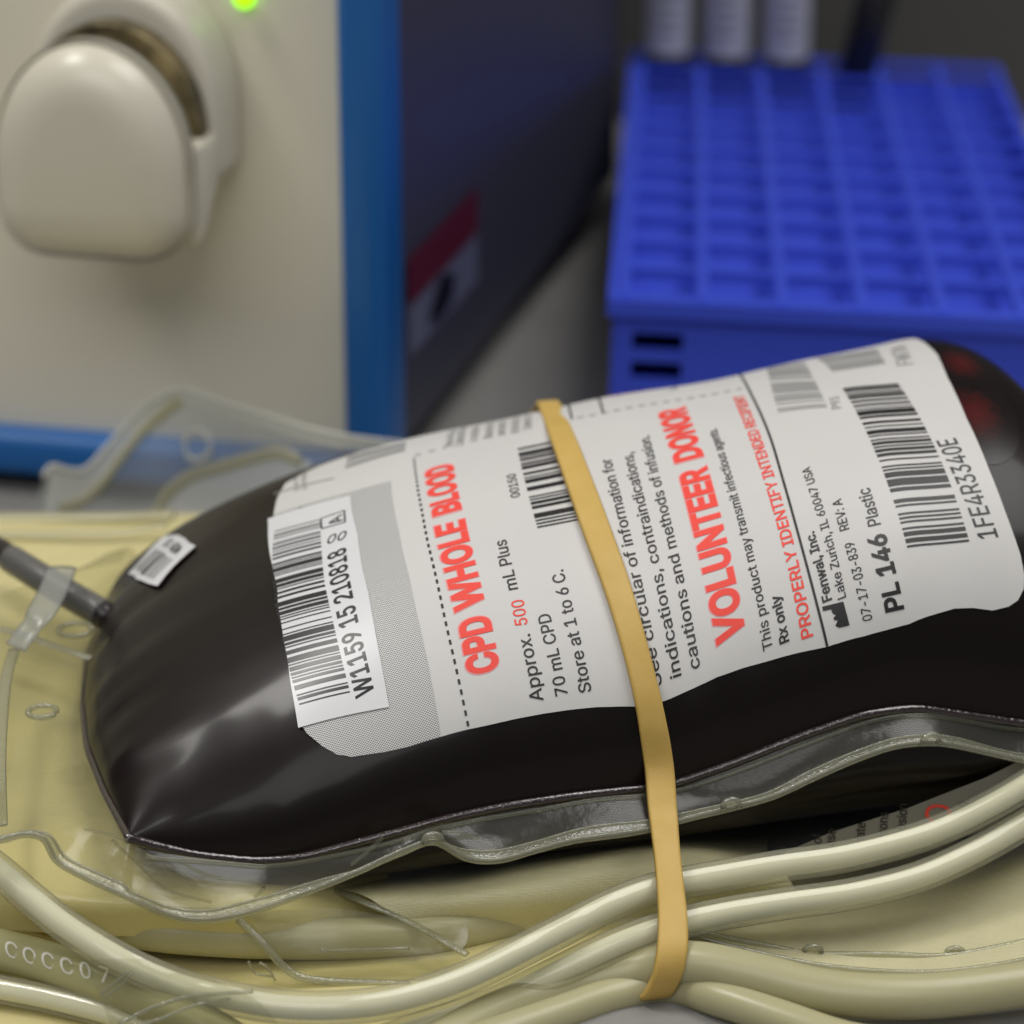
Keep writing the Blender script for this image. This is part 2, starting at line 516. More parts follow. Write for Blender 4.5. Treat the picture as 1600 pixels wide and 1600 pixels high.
def glyphs(text, weight=0.0):
    """flat text mesh: verts (x from 0, cap height 1), faces, width; outlines may overlap, so they are merged by winding number"""
    key = (text, weight)
    if key in _cache: return _cache[key]
    cu = bpy.data.curves.new('lettering', 'FONT')
    cu.body = text
    if FONT: cu.font = FONT
    ob = bpy.data.objects.new('lettering', cu)
    COL.objects.link(ob)
    dg = bpy.context.evaluated_depsgraph_get(); dg.update()
    crv = ob.evaluated_get(dg).to_curve(dg)
    cont = []
    for sp in crv.splines:
        bp_ = sp.bezier_points
        pts = []
        for i in range(len(bp_)):
            p0, p3 = bp_[i], bp_[(i + 1) % len(bp_)]
            A, B_, C_, D_ = (np.array(v[:2]) for v in (p0.co, p0.handle_right, p3.handle_left, p3.co))
            straight = np.linalg.norm(np.cross(np.append(D_ - A, 0), np.append(B_ - A, 0))) < 1e-6 and np.linalg.norm(np.cross(np.append(D_ - A, 0), np.append(C_ - A, 0))) < 1e-6
            for u in ([0] if straight else np.linspace(0, 1, 5)[:-1]):
                pts.append((1 - u) ** 3 * A + 3 * u * (1 - u) ** 2 * B_ + 3 * u * u * (1 - u) * C_ + u ** 3 * D_)
        P = np.array(pts)
        keep_ = np.linalg.norm(P - np.roll(P, 1, axis=0), axis=1) > 1e-5
        P = P[keep_]
        if len(P) > 2: cont.append(P)
    ob.evaluated_get(dg).to_curve_clear()
    bpy.data.objects.remove(ob); bpy.data.curves.remove(cu)
    global CAP
    if CAP is None:
        CAP = 1.0 if text == 'H' else None
        if CAP is None:
            CAP = 1.0; hv = glyphs('H')[0]; _cache.clear(); CAP = hv[:, 1].max() - hv[:, 1].min()
    cap = CAP
    cont = [c / cap for c in cont]
    area_ = lambda P: 0.5 * (np.dot(P[:, 0], np.roll(P[:, 1], -1)) - np.dot(P[:, 1], np.roll(P[:, 0], -1)))
    big = max(cont, key=lambda P: abs(area_(P)))
    sgn = 1.0 if area_(big) > 0 else -1.0
    if weight:
        w_ = weight; out = []
        for P in cont:
            d1 = P - np.roll(P, 1, axis=0); d2 = np.roll(P, -1, axis=0) - P
            n1 = np.stack([d1[:, 1], -d1[:, 0]], 1); n2 = np.stack([d2[:, 1], -d2[:, 0]], 1)
            n1 /= np.linalg.norm(n1, axis=1)[:, None] + 1e-12; n2 /= np.linalg.norm(n2, axis=1)[:, None] + 1e-12
            m_ = n1 + n2; l = np.linalg.norm(m_, axis=1)[:, None] + 1e-9; m_ /= l
            k_ = 1 / np.clip((m_ * n1).sum(1), 0.55, 1)[:, None]
            out.append(P + sgn * m_ * k_ * w_)
        cont = out
    vs = [Vector(map(float, p)) for P in cont for p in P]
    es = []; k = 0
    for P in cont:
        es += [(k + i, k + (i + 1) % len(P)) for i in range(len(P))]; k += len(P)
    from mathutils.geometry import delaunay_2d_cdt
    r = delaunay_2d_cdt(vs, es, [], 0, 1e-6)
    V = np.array([v[:] for v in r[0]])
    TR = np.array(r[2])
    cen = V[TR].mean(1)
    wn = np.zeros(len(cen), int)
    for P in cont:
        A, B_ = P, np.roll(P, -1, axis=0)
        for (ax_, ay_), (bx_, by_) in zip(A, B_):
            cr = (bx_ - ax_) * (cen[:, 1] - ay_) - (by_ - ay_) * (cen[:, 0] - ax_)
            wn += ((ay_ <= cen[:, 1]) & (by_ > cen[:, 1]) & (cr > 0)).astype(int) - ((ay_ > cen[:, 1]) & (by_ <= cen[:, 1]) & (cr < 0)).astype(int)
    Fc = [tuple(int(i) for i in f) for f in TR[wn != 0]]
    used = sorted({i for f in Fc for i in f}); mp_i = {o_: n_ for n_, o_ in enumerate(used)}
    V = V[used]; Fc = [tuple(mp_i[i] for i in f) for f in Fc]
    x0, x1 = V[:, 0].min(), V[:, 0].max()
    V = V - np.array([x0, 0])
    _cache[key] = (V, Fc, x1 - x0)
    return _cache[key]


class Print:
    """collects flat shapes in (s, a) and wraps them on the bag as one mesh"""
    def __init__(self, inv_fn=None):
        self.v, self.f, self.uv = [], [], []
        self.inv = inv_fn or inv

    def add(self, V, Fc):
        k = len(self.v)
        self.v += [tuple(x) for x in V]
        self.f += [tuple(i + k for i in f) for f in Fc]

    def text(self, text, b0, b1, cap, weight=0.014, condense=True, minus=0.0):
        B0, B1 = self.inv(*b0), self.inv(*b1)
        T0 = self.inv(b0[0] + cap[0], b0[1] + cap[1])
        d = B1 - B0
        n = np.array([-d[1], d[0]]); n /= np.linalg.norm(n)
        up = n * np.dot(T0 - B0, n) * 0.865
        V, Fc, w = glyphs(text, weight)
        self.add(B0 + V[:, :1] / w * d + V[:, 1:] * up, Fc)

    def poly(self, pts_px=None, pts=None):
        P = [self.inv(*p) for p in pts_px] if pts is None else pts
        self.add(P, [tuple(range(len(P)))])

    def quad(self, bl, br, tr, tl):
        self.add([bl, br, tr, tl], [(0, 1, 2, 3)])

    def stroke(self, pts_px, width, dash=None, pts=None):
        P = np.array([self.inv(*p) for p in pts_px]) if pts is None else np.array(pts)
        P = smooth_path(P, 60) if len(P) > 2 else np.linspace(P[0], P[1], 40)
        L = np.concatenate([[0], np.cumsum(np.linalg.norm(np.diff(P, axis=0), axis=1))])
        at = lambda l: np.array([np.interp(l, L, P[:, 0]), np.interp(l, L, P[:, 1])])
        spans = [(0, L[-1])] if dash is None else [(x, min(x + dash[0], L[-1])) for x in np.arange(0, L[-1], sum(dash))]
        for a, b_ in spans:
            k = max(2, int((b_ - a) / 0.0012) + 1)
            xs = np.linspace(a, b_, k); pp = np.array([at(x) for x in xs])
            t = np.gradient(pp, axis=0) if k > 2 else np.repeat([pp[-1] - pp[0]], k, 0)
            t = t / (np.linalg.norm(t, axis=1)[:, None] + 1e-12)
            n = np.stack([-t[:, 1], t[:, 0]], 1) * width / 2
            V = np.concatenate([pp + n, pp - n])
            self.add(V, [(i, i + 1, k + i + 1, k + i) for i in range(k - 1)])

    def bars(self, bl, br, tr, tl, modules, seed, quiet=0):
        rs = random.Random(seed)
        q = [self.inv(*x) for x in (bl, br, tr, tl)]
        x = 0; w = True
        seq = []
        while x < modules:
            k = rs.choices([1, 2, 3, 4], [5, 3, 1.4, 0.8])[0]
            k = min(k, modules - x)
            if w: seq.append((x, k))
            x += k; w = not w
        for x, k in seq:
            a, b_ = (x + 0.06) / modules, (x + k - 0.06) / modules
            l0, l1 = q[0] * (1 - a) + q[3] * a, q[0] * (1 - b_) + q[3] * b_
            r0, r1 = q[1] * (1 - a) + q[2] * a, q[1] * (1 - b_) + q[2] * b_
            self.quad(l0, r0, r1, l1)

    def build(self, name, off, mat, parent, step=0.0012, uv=False, fn=None):
        bm = bmesh.new()
        vs = [bm.verts.new((x * 1000, y * 1000, 0)) for x, y in self.v]
        for f in self.f:
            try: bm.faces.new([vs[i] for i in f])
            except ValueError: pass
        bm.normal_update()
        bmesh.ops.triangulate(bm, faces=[f for f in bm.faces if len(f.verts) > 4])
        bm.normal_update()
        A = np.array(self.v) * 1000
        for ax in (0, 1):
            lo, hi = A[:, ax].min(), A[:, ax].max()
            st = step * 1000
            for c in np.arange(math.floor(lo / st) * st + st * 0.37, hi, st):
                no = (1, 0, 0) if ax == 0 else (0, 1, 0)
                co = (c, 0, 0) if ax == 0 else (0, c, 0)
                bmesh.ops.bisect_plane(bm, geom=bm.verts[:] + bm.edges[:] + bm.faces[:], plane_co=co, plane_no=no, dist=1e-6)
        bmesh.ops.triangulate(bm, faces=[f for f in bm.faces if len(f.verts) > 4])
        bm.verts.ensure_lookup_table()
        sa = np.array([v.co[:2] for v in bm.verts]) / 1000
        if uv:
            l = bm.loops.layers.uv.new('UVMap')
            for f in bm.faces:
                for lp in f.loops: lp[l].uv = lp.vert.co[:2]
        P = (fn or skin)(sa, off)
        for v, p in zip(bm.verts, P): v.co = p
        bm.normal_update()
        # face outwards
        s = sum((f.normal.dot(Vector((0, -0.35, 0.93))) * f.calc_area() for f in bm.faces))
        if s < 0: bmesh.ops.reverse_faces(bm, faces=bm.faces[:])
        return from_bm(name, bm, mat, parent, smooth=True)


bag = empty('blood_bag', tuple(OB + E1 * 0.075 + E2 * WB + np.array([0, 0, 0.005])))
bpy.context.view_layer.update()
BAG_INV = bag.matrix_world.inverted()


def to_bag(o, p=bag):
    """keep world coordinates under the moved empty"""
    o.data.transform(BAG_INV)
    return o


tag(bag, 'dark red-black filled blood bag with white printed label, lying strapped on its tubing', 'blood bag')

# body: upper skin and lower belly in one closed skin
th_u = (1 - np.cos(np.linspace(0, math.pi, 121))) / 2 * math.pi
sv = np.concatenate([0.06 * np.linspace(0, 1, 60) ** 1.8, np.linspace(0.06, 0.13, 70)[1:], 0.13 + 0.026 * (1 - (1 - np.linspace(0, 1, 40)) ** 2)[1:]])
sv[0] = 1e-6; sv[-1] = SMAX - 1e-6
U = body(sv[:, None] + 0 * th_u[None], th_u[None] + 0 * sv[:, None])
# belly under the seam: drops almost straight from the seam, then runs under
tl_ = np.linspace(0, math.pi, 61)[1:-1]
cL = np.cos(tl_); sL = np.sin(tl_)
qL = WB * (1 - np.sign(cL) * np.abs(cL) ** (2 / 5.0)); hL = sL ** (2 / 4.0)
LO = []
for i, s in enumerate(sv):
    f = (1 - np.clip(1 - s / 0.04, 0, 1) ** 1.8) ** (1 / 1.8) * (1 - np.clip((s - 0.13) / (SMAX - 0.13), 0, 1) ** 2) ** 0.5
    base = U[i, 0] + (U[i, -1] - U[i, 0]) * (qL / (2 * WB))[:, None]
    base = base - E2 * (0.0016 * f * np.exp(-qL / 0.01) * np.clip(hL * 3, 0, 1))[:, None]
    drop = (np.interp(s, *_SZ) - 0.0075) * f
    base[:, 2] -= drop * hL
    LO.append(base[::-1])
G = np.concatenate([U, np.array(LO)], axis=1)
skin_o = grid('filled_pouch', G, M['blood'], bag, wrap=True)
to_bag(skin_o)

# seam line where both films are welded
seam = [body(np.array(s), np.array(0.0)) for s in np.linspace(0.0005, 0.15, 110)]
seam_l = [body(np.array(1e-6), np.array(t)) for t in np.linspace(0, math.pi, 40)]
so = tube('weld_seam', np.array(seam_l[::-1] + seam) + np.array([0, -0.0002, 0.0]), 0.0007, M['blood_edge'], bag, n=300, m=12)
to_bag(so)

# ---- front label
lab_px = [(428, 806), (440, 900), (455, 1040), (468, 1128), (480, 1147), (505, 1167), (527, 1179), (550, 1183), (600, 1175), (640, 1166),
          (690, 1151), (730, 1140), (790, 1127), (850, 1115), (930, 1105), (1000, 1104), (1030, 1098), (1080, 1077), (1120, 1058), (1160, 1044),
          (1220, 1027), (1290, 1011), (1350, 994), (1420, 975), (1490, 951), (1520, 950), (1550, 954), (1575, 948), (1590, 938), (1599, 920),
          (1600, 900), (1594, 868), (1570, 800), (1545, 735), (1510, 655), (1480, 590), (1465, 556)]
lab = [inv(*p) for p in lab_px]
AMAX = 0.095
sl = lab[0][0]; sr = lab[-1][0]
lab += [np.array([sr - 0.0003, 0.078]), np.array([sr - 0.001, AMAX - 0.004]), np.array([sr - 0.005, AMAX]), np.array([sl + 0.005, AMAX]), np.array([sl, AMAX - 0.004]), np.array([sl, 0.07])]
LP = Print(); LP.poly(pts=lab)
label = to_bag(LP.build('front_label', 0.00018, M['paper'], bag))

ht = Print()
ht.poly([(429, 806), (550, 770), (611.5, 753.5), (628, 851), (640, 903.5), (652, 960), (665.5, 1020), (678, 1085), (689, 1151), (640, 1166.5), (600, 1175.5), (550, 1183),
         (527, 1179.5), (505, 1167.5), (480, 1147), (468, 1128), (455, 1040), (440, 900)])
to_bag(ht.build('halftone_field', 0.00023, M['halftone'], label, uv=True))

blk, gry = Print(), Print()
red, red_v, pnk, pnk_v = Print(), Print(), Print(), Print()
T = blk.text
for word, b0, b1, cap in (('CPD', (778, 1047), (762, 961), (-51, 9)), ('WHOLE', (756, 947), (724, 813), (-50, 9)), ('BLOOD', (719.5, 798), (706, 726), (-47, 9)),
                          ('VOLUNTEER', (1163, 995), (1102, 730), (-47.5, 13)), ('DONOR', (1097.5, 715), (1069, 638), (-46, 12))):
    v_ = word in ('VOLUNTEER', 'DONOR')
    (red_v if v_ else red).text(word, b0, b1, cap, 0.068)
    (pnk_v if v_ else pnk).text(word, (b0[0] + .6, b0[1] + 2), (b1[0] - .4, b1[1] - 2), (cap[0] * 1.03, cap[1]), 0.092)
T('Approx.', (848.8, 1094.5), (827.5, 991), (-23, 4.5))
red.text('500', (824.5, 976.5), (817.7, 937.5), (-22.2, 4.2))
T('mL Plus', (809.5, 921.5), (790.7, 844.5), (-21.7, 4))
T('00150', (813.2, 777.7), (805.7, 741.7), (-16.5, 3.3))
T('70 mL CPD', (886.8, 1085), (858.7, 959), (-21.7, 4.5))
T('Store at 1 to 6 C.', (924, 1080.5), (879.7, 891), (-21.7, 4.2))
T('See circular of information for', (1034, 1070), (955, 718), (-20, 4.5))
T('indications, contraindications,', (1064.5, 1056), (988.5, 708), (-20, 4.5))
T('cautions and methods of infusion.', (1094, 1043), (1014.5, 682), (-20, 4.5))
T('This product may transmit infectious agents.', (1207, 1013), (1119.5, 671), (-17, 4.2))
T('Rx only', (1232.5, 1002), (1217.5, 929), (-16.5, 4.5), 0.045)
red_v.text('PROPERLY IDENTIFY INTENDED RECIPIENT', (1270, 994), (1161.5, 619), (-20, 6), 0.032)
T('Fenwal, Inc.', (1299.5, 937.5), (1271.5, 830.7), (-16.5, 3.8), 0.042)
T('Lake Zurich, IL 60047 USA', (1321.7, 933.5), (1265.5, 730.5), (-15.5, 3.2))
T('07-17-03-839', (1362.8, 968.3), (1333.7, 846.9), (-17, 3.5))
T('REV: A', (1327, 827.5), (1314, 780), (-17, 3.3))
T('PL 146', (1411, 952), (1381.5, 833.7), (-30.5, 8.2), 0.055)
T('Plastic', (1376, 820.2), (1358, 763), (-22.5, 3.8))
T('1FE4R3340E', (1559, 840), (1492, 686), (-34.5, 5), 0.010)
gry.text('P93', (1315, 639), (1310.5, 621), (-17, 2.5))
gry.text('FW7A', (1428, 570), (1415, 541), (-30, 2))
gry.text('EXPIRES', (481, 764), (477, 738), (-9, 1.5), 0.0)
gry.text('DATE', (469, 766), (466, 746), (-9, 1.5), 0.0)
T('24', (478, 798), (471, 793), (-7, 3.5))
# back block of small text running over the top
for k, (x, y, w) in enumerate([(706, 700, 'This unit was'), (723, 697, 'Collected from'), (745, 690, 'A volunteer'), (768, 685, 'Blood donor'), (788, 681, 'and stored'), (810, 677, 'At the blood'), (829, 671, 'Center and')]):
    b0 = inv(x + 2, y)
    V, Fc, wd = glyphs(w, 0.01)
    gry.add(b0 + np.stack([-V[:, 1] * 0.00135, V[:, 0] * 0.00155], 1), Fc)
blk.stroke([(731.5, 1135), (703, 1002), (676, 879), (655, 775.5), (647.5, 718)], 0.00033, (0.00083, 0.00083))
blk.stroke([(1166.5, 603), (1199.5, 673.5), (1225, 756), (1248, 838.5), (1271, 925), (1292, 1010)], 0.00036)
a0 = inv(1166.5, 603)
blk.stroke(None, 0.00036, pts=[a0, a0 + np.array([0.0002, 0.02])])
# dashed line running along the bag near the top
gry.stroke([(648, 714), (694, 702)], 0.0005, (0.0010, 0.0011))
gry.stroke([(902, 655), (955, 645), (1060, 627), (1160, 609)], 0.0005, (0.0011, 0.0009))
gry.stroke([(428, 774), (523, 749)], 0.0004)
for px in ((894, 657), (943, 647)):
    a0 = inv(*px); blk.stroke(None, 0.00032, pts=[a0, a0 + np.array([-0.0003, 0.02])])
# rounded red box that runs over the top edge
a0, a1 = inv(955, 622), inv(1042, 607)
r_ = 0.0035
pts = [a0 + np.array([0, 0.012]), a0 + np.array([0, 0.004]), a0 + np.array([0.001, 0.001]), a0 + np.array([0.003, 0.0]), a1 - np.array([0.003, 0.0]), a1 + np.array([-0.001, 0.001]), a1 + np.array([0, 0.004]), a1 + np.array([0, 0.012])]
pnk_v.stroke(None, 0.0005, pts=pts)
gry.text('K', (1057, 610), (1056, 603), (-12, 2), 0.03)
fac = [(1315, 935), (1095, 990), (1105, 1035), (1190, 1015), (1200, 1055), (1240, 1080), (1210, 1105), (1225, 1130), (1258, 1130), (1230, 1185), (1270, 1207), (1380, 1182)]
blk.poly([(1120 + x / 6.667, 800 + y / 6.667) for x, y in fac])
to_bag(blk.build('black_lettering', 0.00026, M['black'], label))
for p_ in (pnk, pnk_v): to_bag(p_.build('pink_outline', 0.00022, M['pink'], label))
for p_ in (red, red_v): to_bag(p_.build('red_lettering', 0.00026, M['red'], label))
to_bag(gry.build('grey_lettering', 0.00026, M['greyink'], label))
for q_, n_, sd in ((((840, 827), (912, 813), (882, 686), (809, 701.5)), 66, 4), (((1417, 857), (1513.7, 847), (1402, 600), (1316, 608)), 112, 7)):
    bc = Print(); bc.bars(*q_, n_, sd); to_bag(bc.build('barcode', 0.00026, M['black'], label))
for q_, n_, sd in ((((540, 734), (633, 706), (635, 693), (543, 716)), 30, 5), (((1216.5, 646), (1293, 638), (1257, 568), (1181, 576)), 66, 9), (((1301, 583), (1384, 570), (1370, 547), (1276, 562)), 40, 11)):
    bc = Print(); bc.bars(*q_, n_, sd); to_bag(bc.build('faded_barcode', 0.00026, M['greyink'], label))

# ---- number sticker over the label
stk = Print(); stk.poly([(420.3, 814), (548.5, 778), (560, 838), (577, 930), (594, 1025), (608.5, 1106), (467, 1139), (452, 1040), (435, 920)])
num = to_bag(stk.build('number_sticker', 0.00042, M['sticker'], bag))
num['label'] = 'glossy white sticker with barcode and number on the label\'s left side'
st = Print()
st.text('W1159 15 210818', (585.3, 1084), (541.3, 858), (-33, 7.6), 0.034)
st.text('00', (511, 854.5), (540, 846), (-2.5, -13.5))
st.text('A', (537, 817.5), (535, 807), (-24, 7), 0.02)
box_px = [(503, 814), (539.5, 801.5), (541, 819.5), (504.5, 830)]
for k in range(4): st.stroke([box_px[k], box_px[(k + 1) % 4]], 0.00025)
st.bars((469, 1104), (548, 1084), (503.5, 815), (431, 834), 150, 21)
to_bag(st.build('sticker_print', 0.00047, M['ribbon'], num))

# ---- small sticker on the left shoulder
q0, q1 = inv(249, 919), inv(308, 857)
qv = (inv(222, 910) - q0) * 2.7
mq = lambda u, w: q0 + (q1 - q0) * u + qv * w
ms_ = Print(); ms_.quad(mq(0, 0), mq(1, 0), mq(1, 1), mq(0, 1))
mini = to_bag(ms_.build('small_sticker', 0.0005, M['sticker'], bag, step=0.001))
mp_ = Print()


def mtext(txt, u, w0, w1, cap, wt):
    V, Fc, wd = glyphs(txt, wt)
    mp_.add([mq(u - y * cap, w0 + (w1 - w0) * x / wd) for x, y in V], Fc)


mtext('W159', 0.86, 0.16, 0.52, 0.17, 0.05)
mtext('15', 0.86, 0.60, 0.80, 0.17, 0.04)
for w0, w1 in ((.14, .16), (.21, .225), (.26, .28), (.32, .34), (.39, .47), (.52, .54), (.58, .62), (.66, .68), (.74, .79), (.84, .86)):
    mp_.quad(mq(.1, w0), mq(.58, w0), mq(.58, w1), mq(.1, w1))
to_bag(mp_.build('sticker_print', 0.00056, M['ribbon'], mini, step=0.001))

# ---- clear welded rim: front hem, left flap
hem_px = [(1700, 1205), (1600, 1188), (1500, 1166), (1455, 1161), (1400, 1166), (1340, 1186), (1280, 1212), (1210, 1244), (1143, 1263), (1080, 1278), (1000, 1299), (900, 1313), (840, 1328), (780, 1344), (730, 1341), (680, 1316), (630, 1330), (560, 1362), (480, 1394), (400, 1423), (330, 1438), (270, 1432), (200, 1402), (130, 1370), (88, 1345), (68, 1312), (40, 1304), (0, 1313), (-60, 1320)]
def hem_pt(px, py, extra=0.0):
    d = np.interp(px, [-60, 60, 200, 300, 700, 1100, 1600], [0.0, .001, .007, .008, .0065, .0055, .0045]) + extra
    return at_plane(px, py, OB - E2 * d, E2)


outer = [hem_pt(*p) for p in hem_px] + [at_z(*p) for p in [(-90, 1230, .021), (-95, 1140, .023), (-90, 1050, .025), (-70, 980, .026), (0, 930, .027), (70, 905, .027), (130, 890, .027), (190, 878, .025)]]
outer = smooth_path(outer, 320)
nh = 250
L = np.concatenate([[0], np.cumsum(np.linalg.norm(np.diff(outer, axis=0), axis=1))])
kc = int(np.argmin(np.linalg.norm(outer - hem_pt(200, 1402), axis=1)))
# inner edge: along the front seam, then round the left end seam
inner = []
for i in range(320):
    if i <= kc:
        s = max(0.0008, np.dot(outer[i] - OB, E1) - 0.0)
        if i > kc - 25: s = max(0.0008, 0.004 * (kc - i) / 25 + 0.0008)
        inner.append(body(np.array(min(s, 0.1555)), np.array(0.0)))
    else:
        t = (i - kc) / (319 - kc)
        inner.append(body(np.array(1e-6), np.array(t * math.pi * 0.97)))
inner = np.array(inner)
ker = np.ones(9) / 9
for c in range(3): inner[:, c] = np.convolve(np.pad(inner[:, c], 4, mode='edge'), ker, 'valid')
rows = []
tv = np.linspace(0, 1, 22)
for i in range(320):
    a, b_ = inner[i], outer[i]
    seg = a + (b_ - a) * tv[:, None]
    seg[:, 2] += 0.0010 * np.sin(tv * math.pi) * (1 if i > kc else -0.6)
    rows.append(seg)
R = np.array(rows)
amp = (np.sin(tv * math.pi) * 0.0008)[None] * np.where(np.arange(320) > kc, 1.6, 1.0)[:, None]
R[..., 2] += amp * wob(R[..., 0] * 1.3, R[..., 1] * 1.3, R[..., 2], 3)
R[..., 1] += 0.6 * amp * wob(R[..., 0] * 1.1, R[..., 1], R[..., 2] * 2, 5)
rim = to_bag(grid('clear_rim', R, M['film'], bag))
# double welded hem along the outer edge with its small beads
hem = outer[:kc + 90]
hb = tube('welded_hem', hem, 0.0004, M['weld'], rim, n=240, m=8, ra=0.0003, rb=0.00055)
rdg = R[:kc - 6, 3] + np.array([0, -0.0003, 0.0])
ln_ = np.linalg.norm(R[:, -1] - R[:, 0], axis=1)
ks = np.clip(0.0016 / ln_, 0, 0.3)


def hem_off(f):
    idx = (1 - ks * f) * 21
    i0 = np.clip(idx.astype(int), 0, 20); fr_ = (idx - i0)[:, None]
    ii = np.arange(len(R))
    return R[ii, i0] * (1 - fr_) + R[ii, i0 + 1] * fr_


nrm_off = np.array([0, -0.00025, 0.00012])
hem2 = hem_off(1.0)[:kc + 90] + nrm_off
strip = np.stack([hem_off(f)[:kc + 90] + nrm_off * (0.6 + 0.8 * math.sin(f * math.pi)) for f in (0, .25, .5, .75, 1)], 1)
bpy.context.view_layer.update()


def keep(o):
    o.data.transform(BAG_INV); return o


keep(hb)
keep(tube('seam_ridge', rdg, 0.00035, M['film'], rim, n=240, m=8))
keep(grid('weld_strip', strip, M['weld'], rim))
keep(tube('inner_weld_line', hem2, 0.00022, M['weld'], rim, n=240, m=8))
for (px, py) in [(676, 1312), (1143, 1258), (1455, 1156)]:
    c = hem_pt(px, py, 0.0006)
    pts = [c + E1 * (0.0012 * math.cos(a)) + np.array([0, 0, 1]) * (0.0010 * math.sin(a) - 0.0002) for a in np.linspace(-0.4, math.pi + 0.4, 14)]
    keep(tube('weld_bead', pts, 0.0005, M['weld'], rim, n=24, m=10))
# embossed rings and ribs in the left flap
for (px, py, z, r) in [(117, 984, .0275, .0026), (66, 1112, .0255, .0021)]:
    c = at_z(px, py, z)
    pts = [c + np.array([r * math.cos(a), r * math.sin(a), 0]) for a in np.linspace(0, 2 * math.pi * 0.93, 24)]
    keep(tube('embossed_ring', pts, 0.00045, M['weld'], rim, n=50, m=8))
for line in [[(-40, 975, .027), (30, 990, .0275), (80, 1008, .0275), (142, 1028, .027)], [(22, 1015, .0275), (8, 1070, .0265), (0, 1180, .0245), (2, 1290, .0215)]]:
    keep(tube('embossed_rib', [at_z(*p) for p in line], 0.0016, M['weld'], rim, n=50, m=10, ra=0.0009, rb=0.0002))

for ln, r in [([(282, 1346), (310, 1362), (345, 1372), (392, 1378), (412, 1386), (398, 1402)], .0003), ([(598, 1308), (575, 1330), (548, 1352)], .0003), ([(690, 1300), (720, 1302), (770, 1318)], .00028),
              ([(175, 1312), (215, 1350), (262, 1390), (330, 1410)], .00022), ([(132, 1296), (170, 1303), (200, 1313)], .0002)]:
    keep(tube('film_crease', [hem_pt(*p, extra=-0.0035) for p in ln], r, M['film'], rim, n=40, m=8))
# red spots where the blood is thin at the right shoulder
for (px, py, rx, ry) in [(1502, 566, .0036, .0080), (1524, 645, .0042, .0080)]:
    c = inv(px, py)
    P_ = Print()
    P_.poly(pts=[c + np.array([1.5 * rx * math.cos(a), 1.5 * ry * math.sin(a)]) for a in np.linspace(0, 2 * math.pi, 40)[:-1]])
    sm, nt, b, o = new_mat('thin_blood')
    uvn = nt.nodes.new('ShaderNodeUVMap'); mpn = nt.nodes.new('ShaderNodeMapping'); mpn.vector_type = 'TEXTURE'
    mpn.inputs['Location'].default_value = (c[0] * 1000, c[1] * 1000, 0); mpn.inputs['Scale'].default_value = (1500 * rx, 1500 * ry, 1)
    nsn = nt.nodes.new('ShaderNodeTexNoise'); nsn.inputs['Scale'].default_value = 0.9; nsn.inputs['Detail'].default_value = 2
    vl = nt.nodes.new('ShaderNodeVectorMath'); vl.operation = 'LENGTH'
    ad_ = nt.nodes.new('ShaderNodeMath'); ad_.operation = 'MULTIPLY_ADD'; ad_.inputs[1].default_value = 0.7
    rmp = nt.nodes.new('ShaderNodeValToRGB')
    rmp.color_ramp.elements[0].position = 0.45; rmp.color_ramp.elements[0].color = (0.062, 0.005, 0.005, 1)
    rmp.color_ramp.elements[1].position = 1.05; rmp.color_ramp.elements[1].color = (0.0065, 0.0034, 0.0032, 1)
    nt.links.new(uvn.outputs[0], mpn.inputs[0]); nt.links.new(mpn.outputs[0], vl.inputs[0]); nt.links.new(uvn.outputs[0], nsn.inputs['Vector'])
    nt.links.new(nsn.outputs['Fac'], ad_.inputs[0]); nt.links.new(vl.outputs['Value'], ad_.inputs[2]); nt.links.new(ad_.outputs[0], rmp.inputs[0])
    nt.links.new(rmp.outputs[0], b.inputs['Base Color']); b.inputs['Roughness'].default_value = 0.3; b.inputs['Specular IOR Level'].default_value = 0.33
    to_bag(P_.build('thin_spot', 0.00006, sm, bag, uv=True))

# lettering of the underside label, seen below the hem
def belly_text(txt, px, py, size, col, rot, name):
    V, Fc, w = glyphs(txt, 0.012)
    c, s_ = math.cos(rot), math.sin(rot)
    out = []
    for x, y in V:
        dx, dy = (x * c - y * s_) * size, -(x * s_ + y * c) * size * 0.8
        X, Yp = px + dx, py + dy
        p0 = OB + E2 * (-0.0019)
        out.append(at_plane(X, Yp, p0, E2))
    return keep(mesh(name, out, Fc, col, bag, smooth=False))


for (txt, px, py, sz, rot, c) in [('th', 1226, 1338, 16, 1.5, 'k'), ('O', 1253, 1352, 20, 1.5, 'r'), ('e of', 1282, 1332, 15, 1.5, 'k'), ('use', 1304, 1322, 15, 1.5, 'k'),
                                  ('cate', 1350, 1318, 15, 1.5, 'k'), ('isons', 1385, 1308, 15, 1.5, 'k'), ('usion', 1415, 1296, 15, 1.5, 'k'), ('O', 1484, 1288, 40, 1.45, 'r'), ('s', 1512, 1262, 18, 1.5, 'k')]:
    belly_text(txt, px, py, sz, M['black'] if c == 'k' else M['red'], rot, 'underside_lettering')
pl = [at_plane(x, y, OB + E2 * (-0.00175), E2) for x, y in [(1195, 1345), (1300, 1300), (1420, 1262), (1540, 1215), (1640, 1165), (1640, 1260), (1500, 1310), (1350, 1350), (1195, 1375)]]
M['shaded_label'] = plain('underside_label', (0.22, 0.21, 0.185), 0.5)  # white label; the shade under the overhang is put into its grey
keep(mesh('underside_label', pl, [tuple(range(len(pl)))], M['shaded_label'], bag, smooth=False))

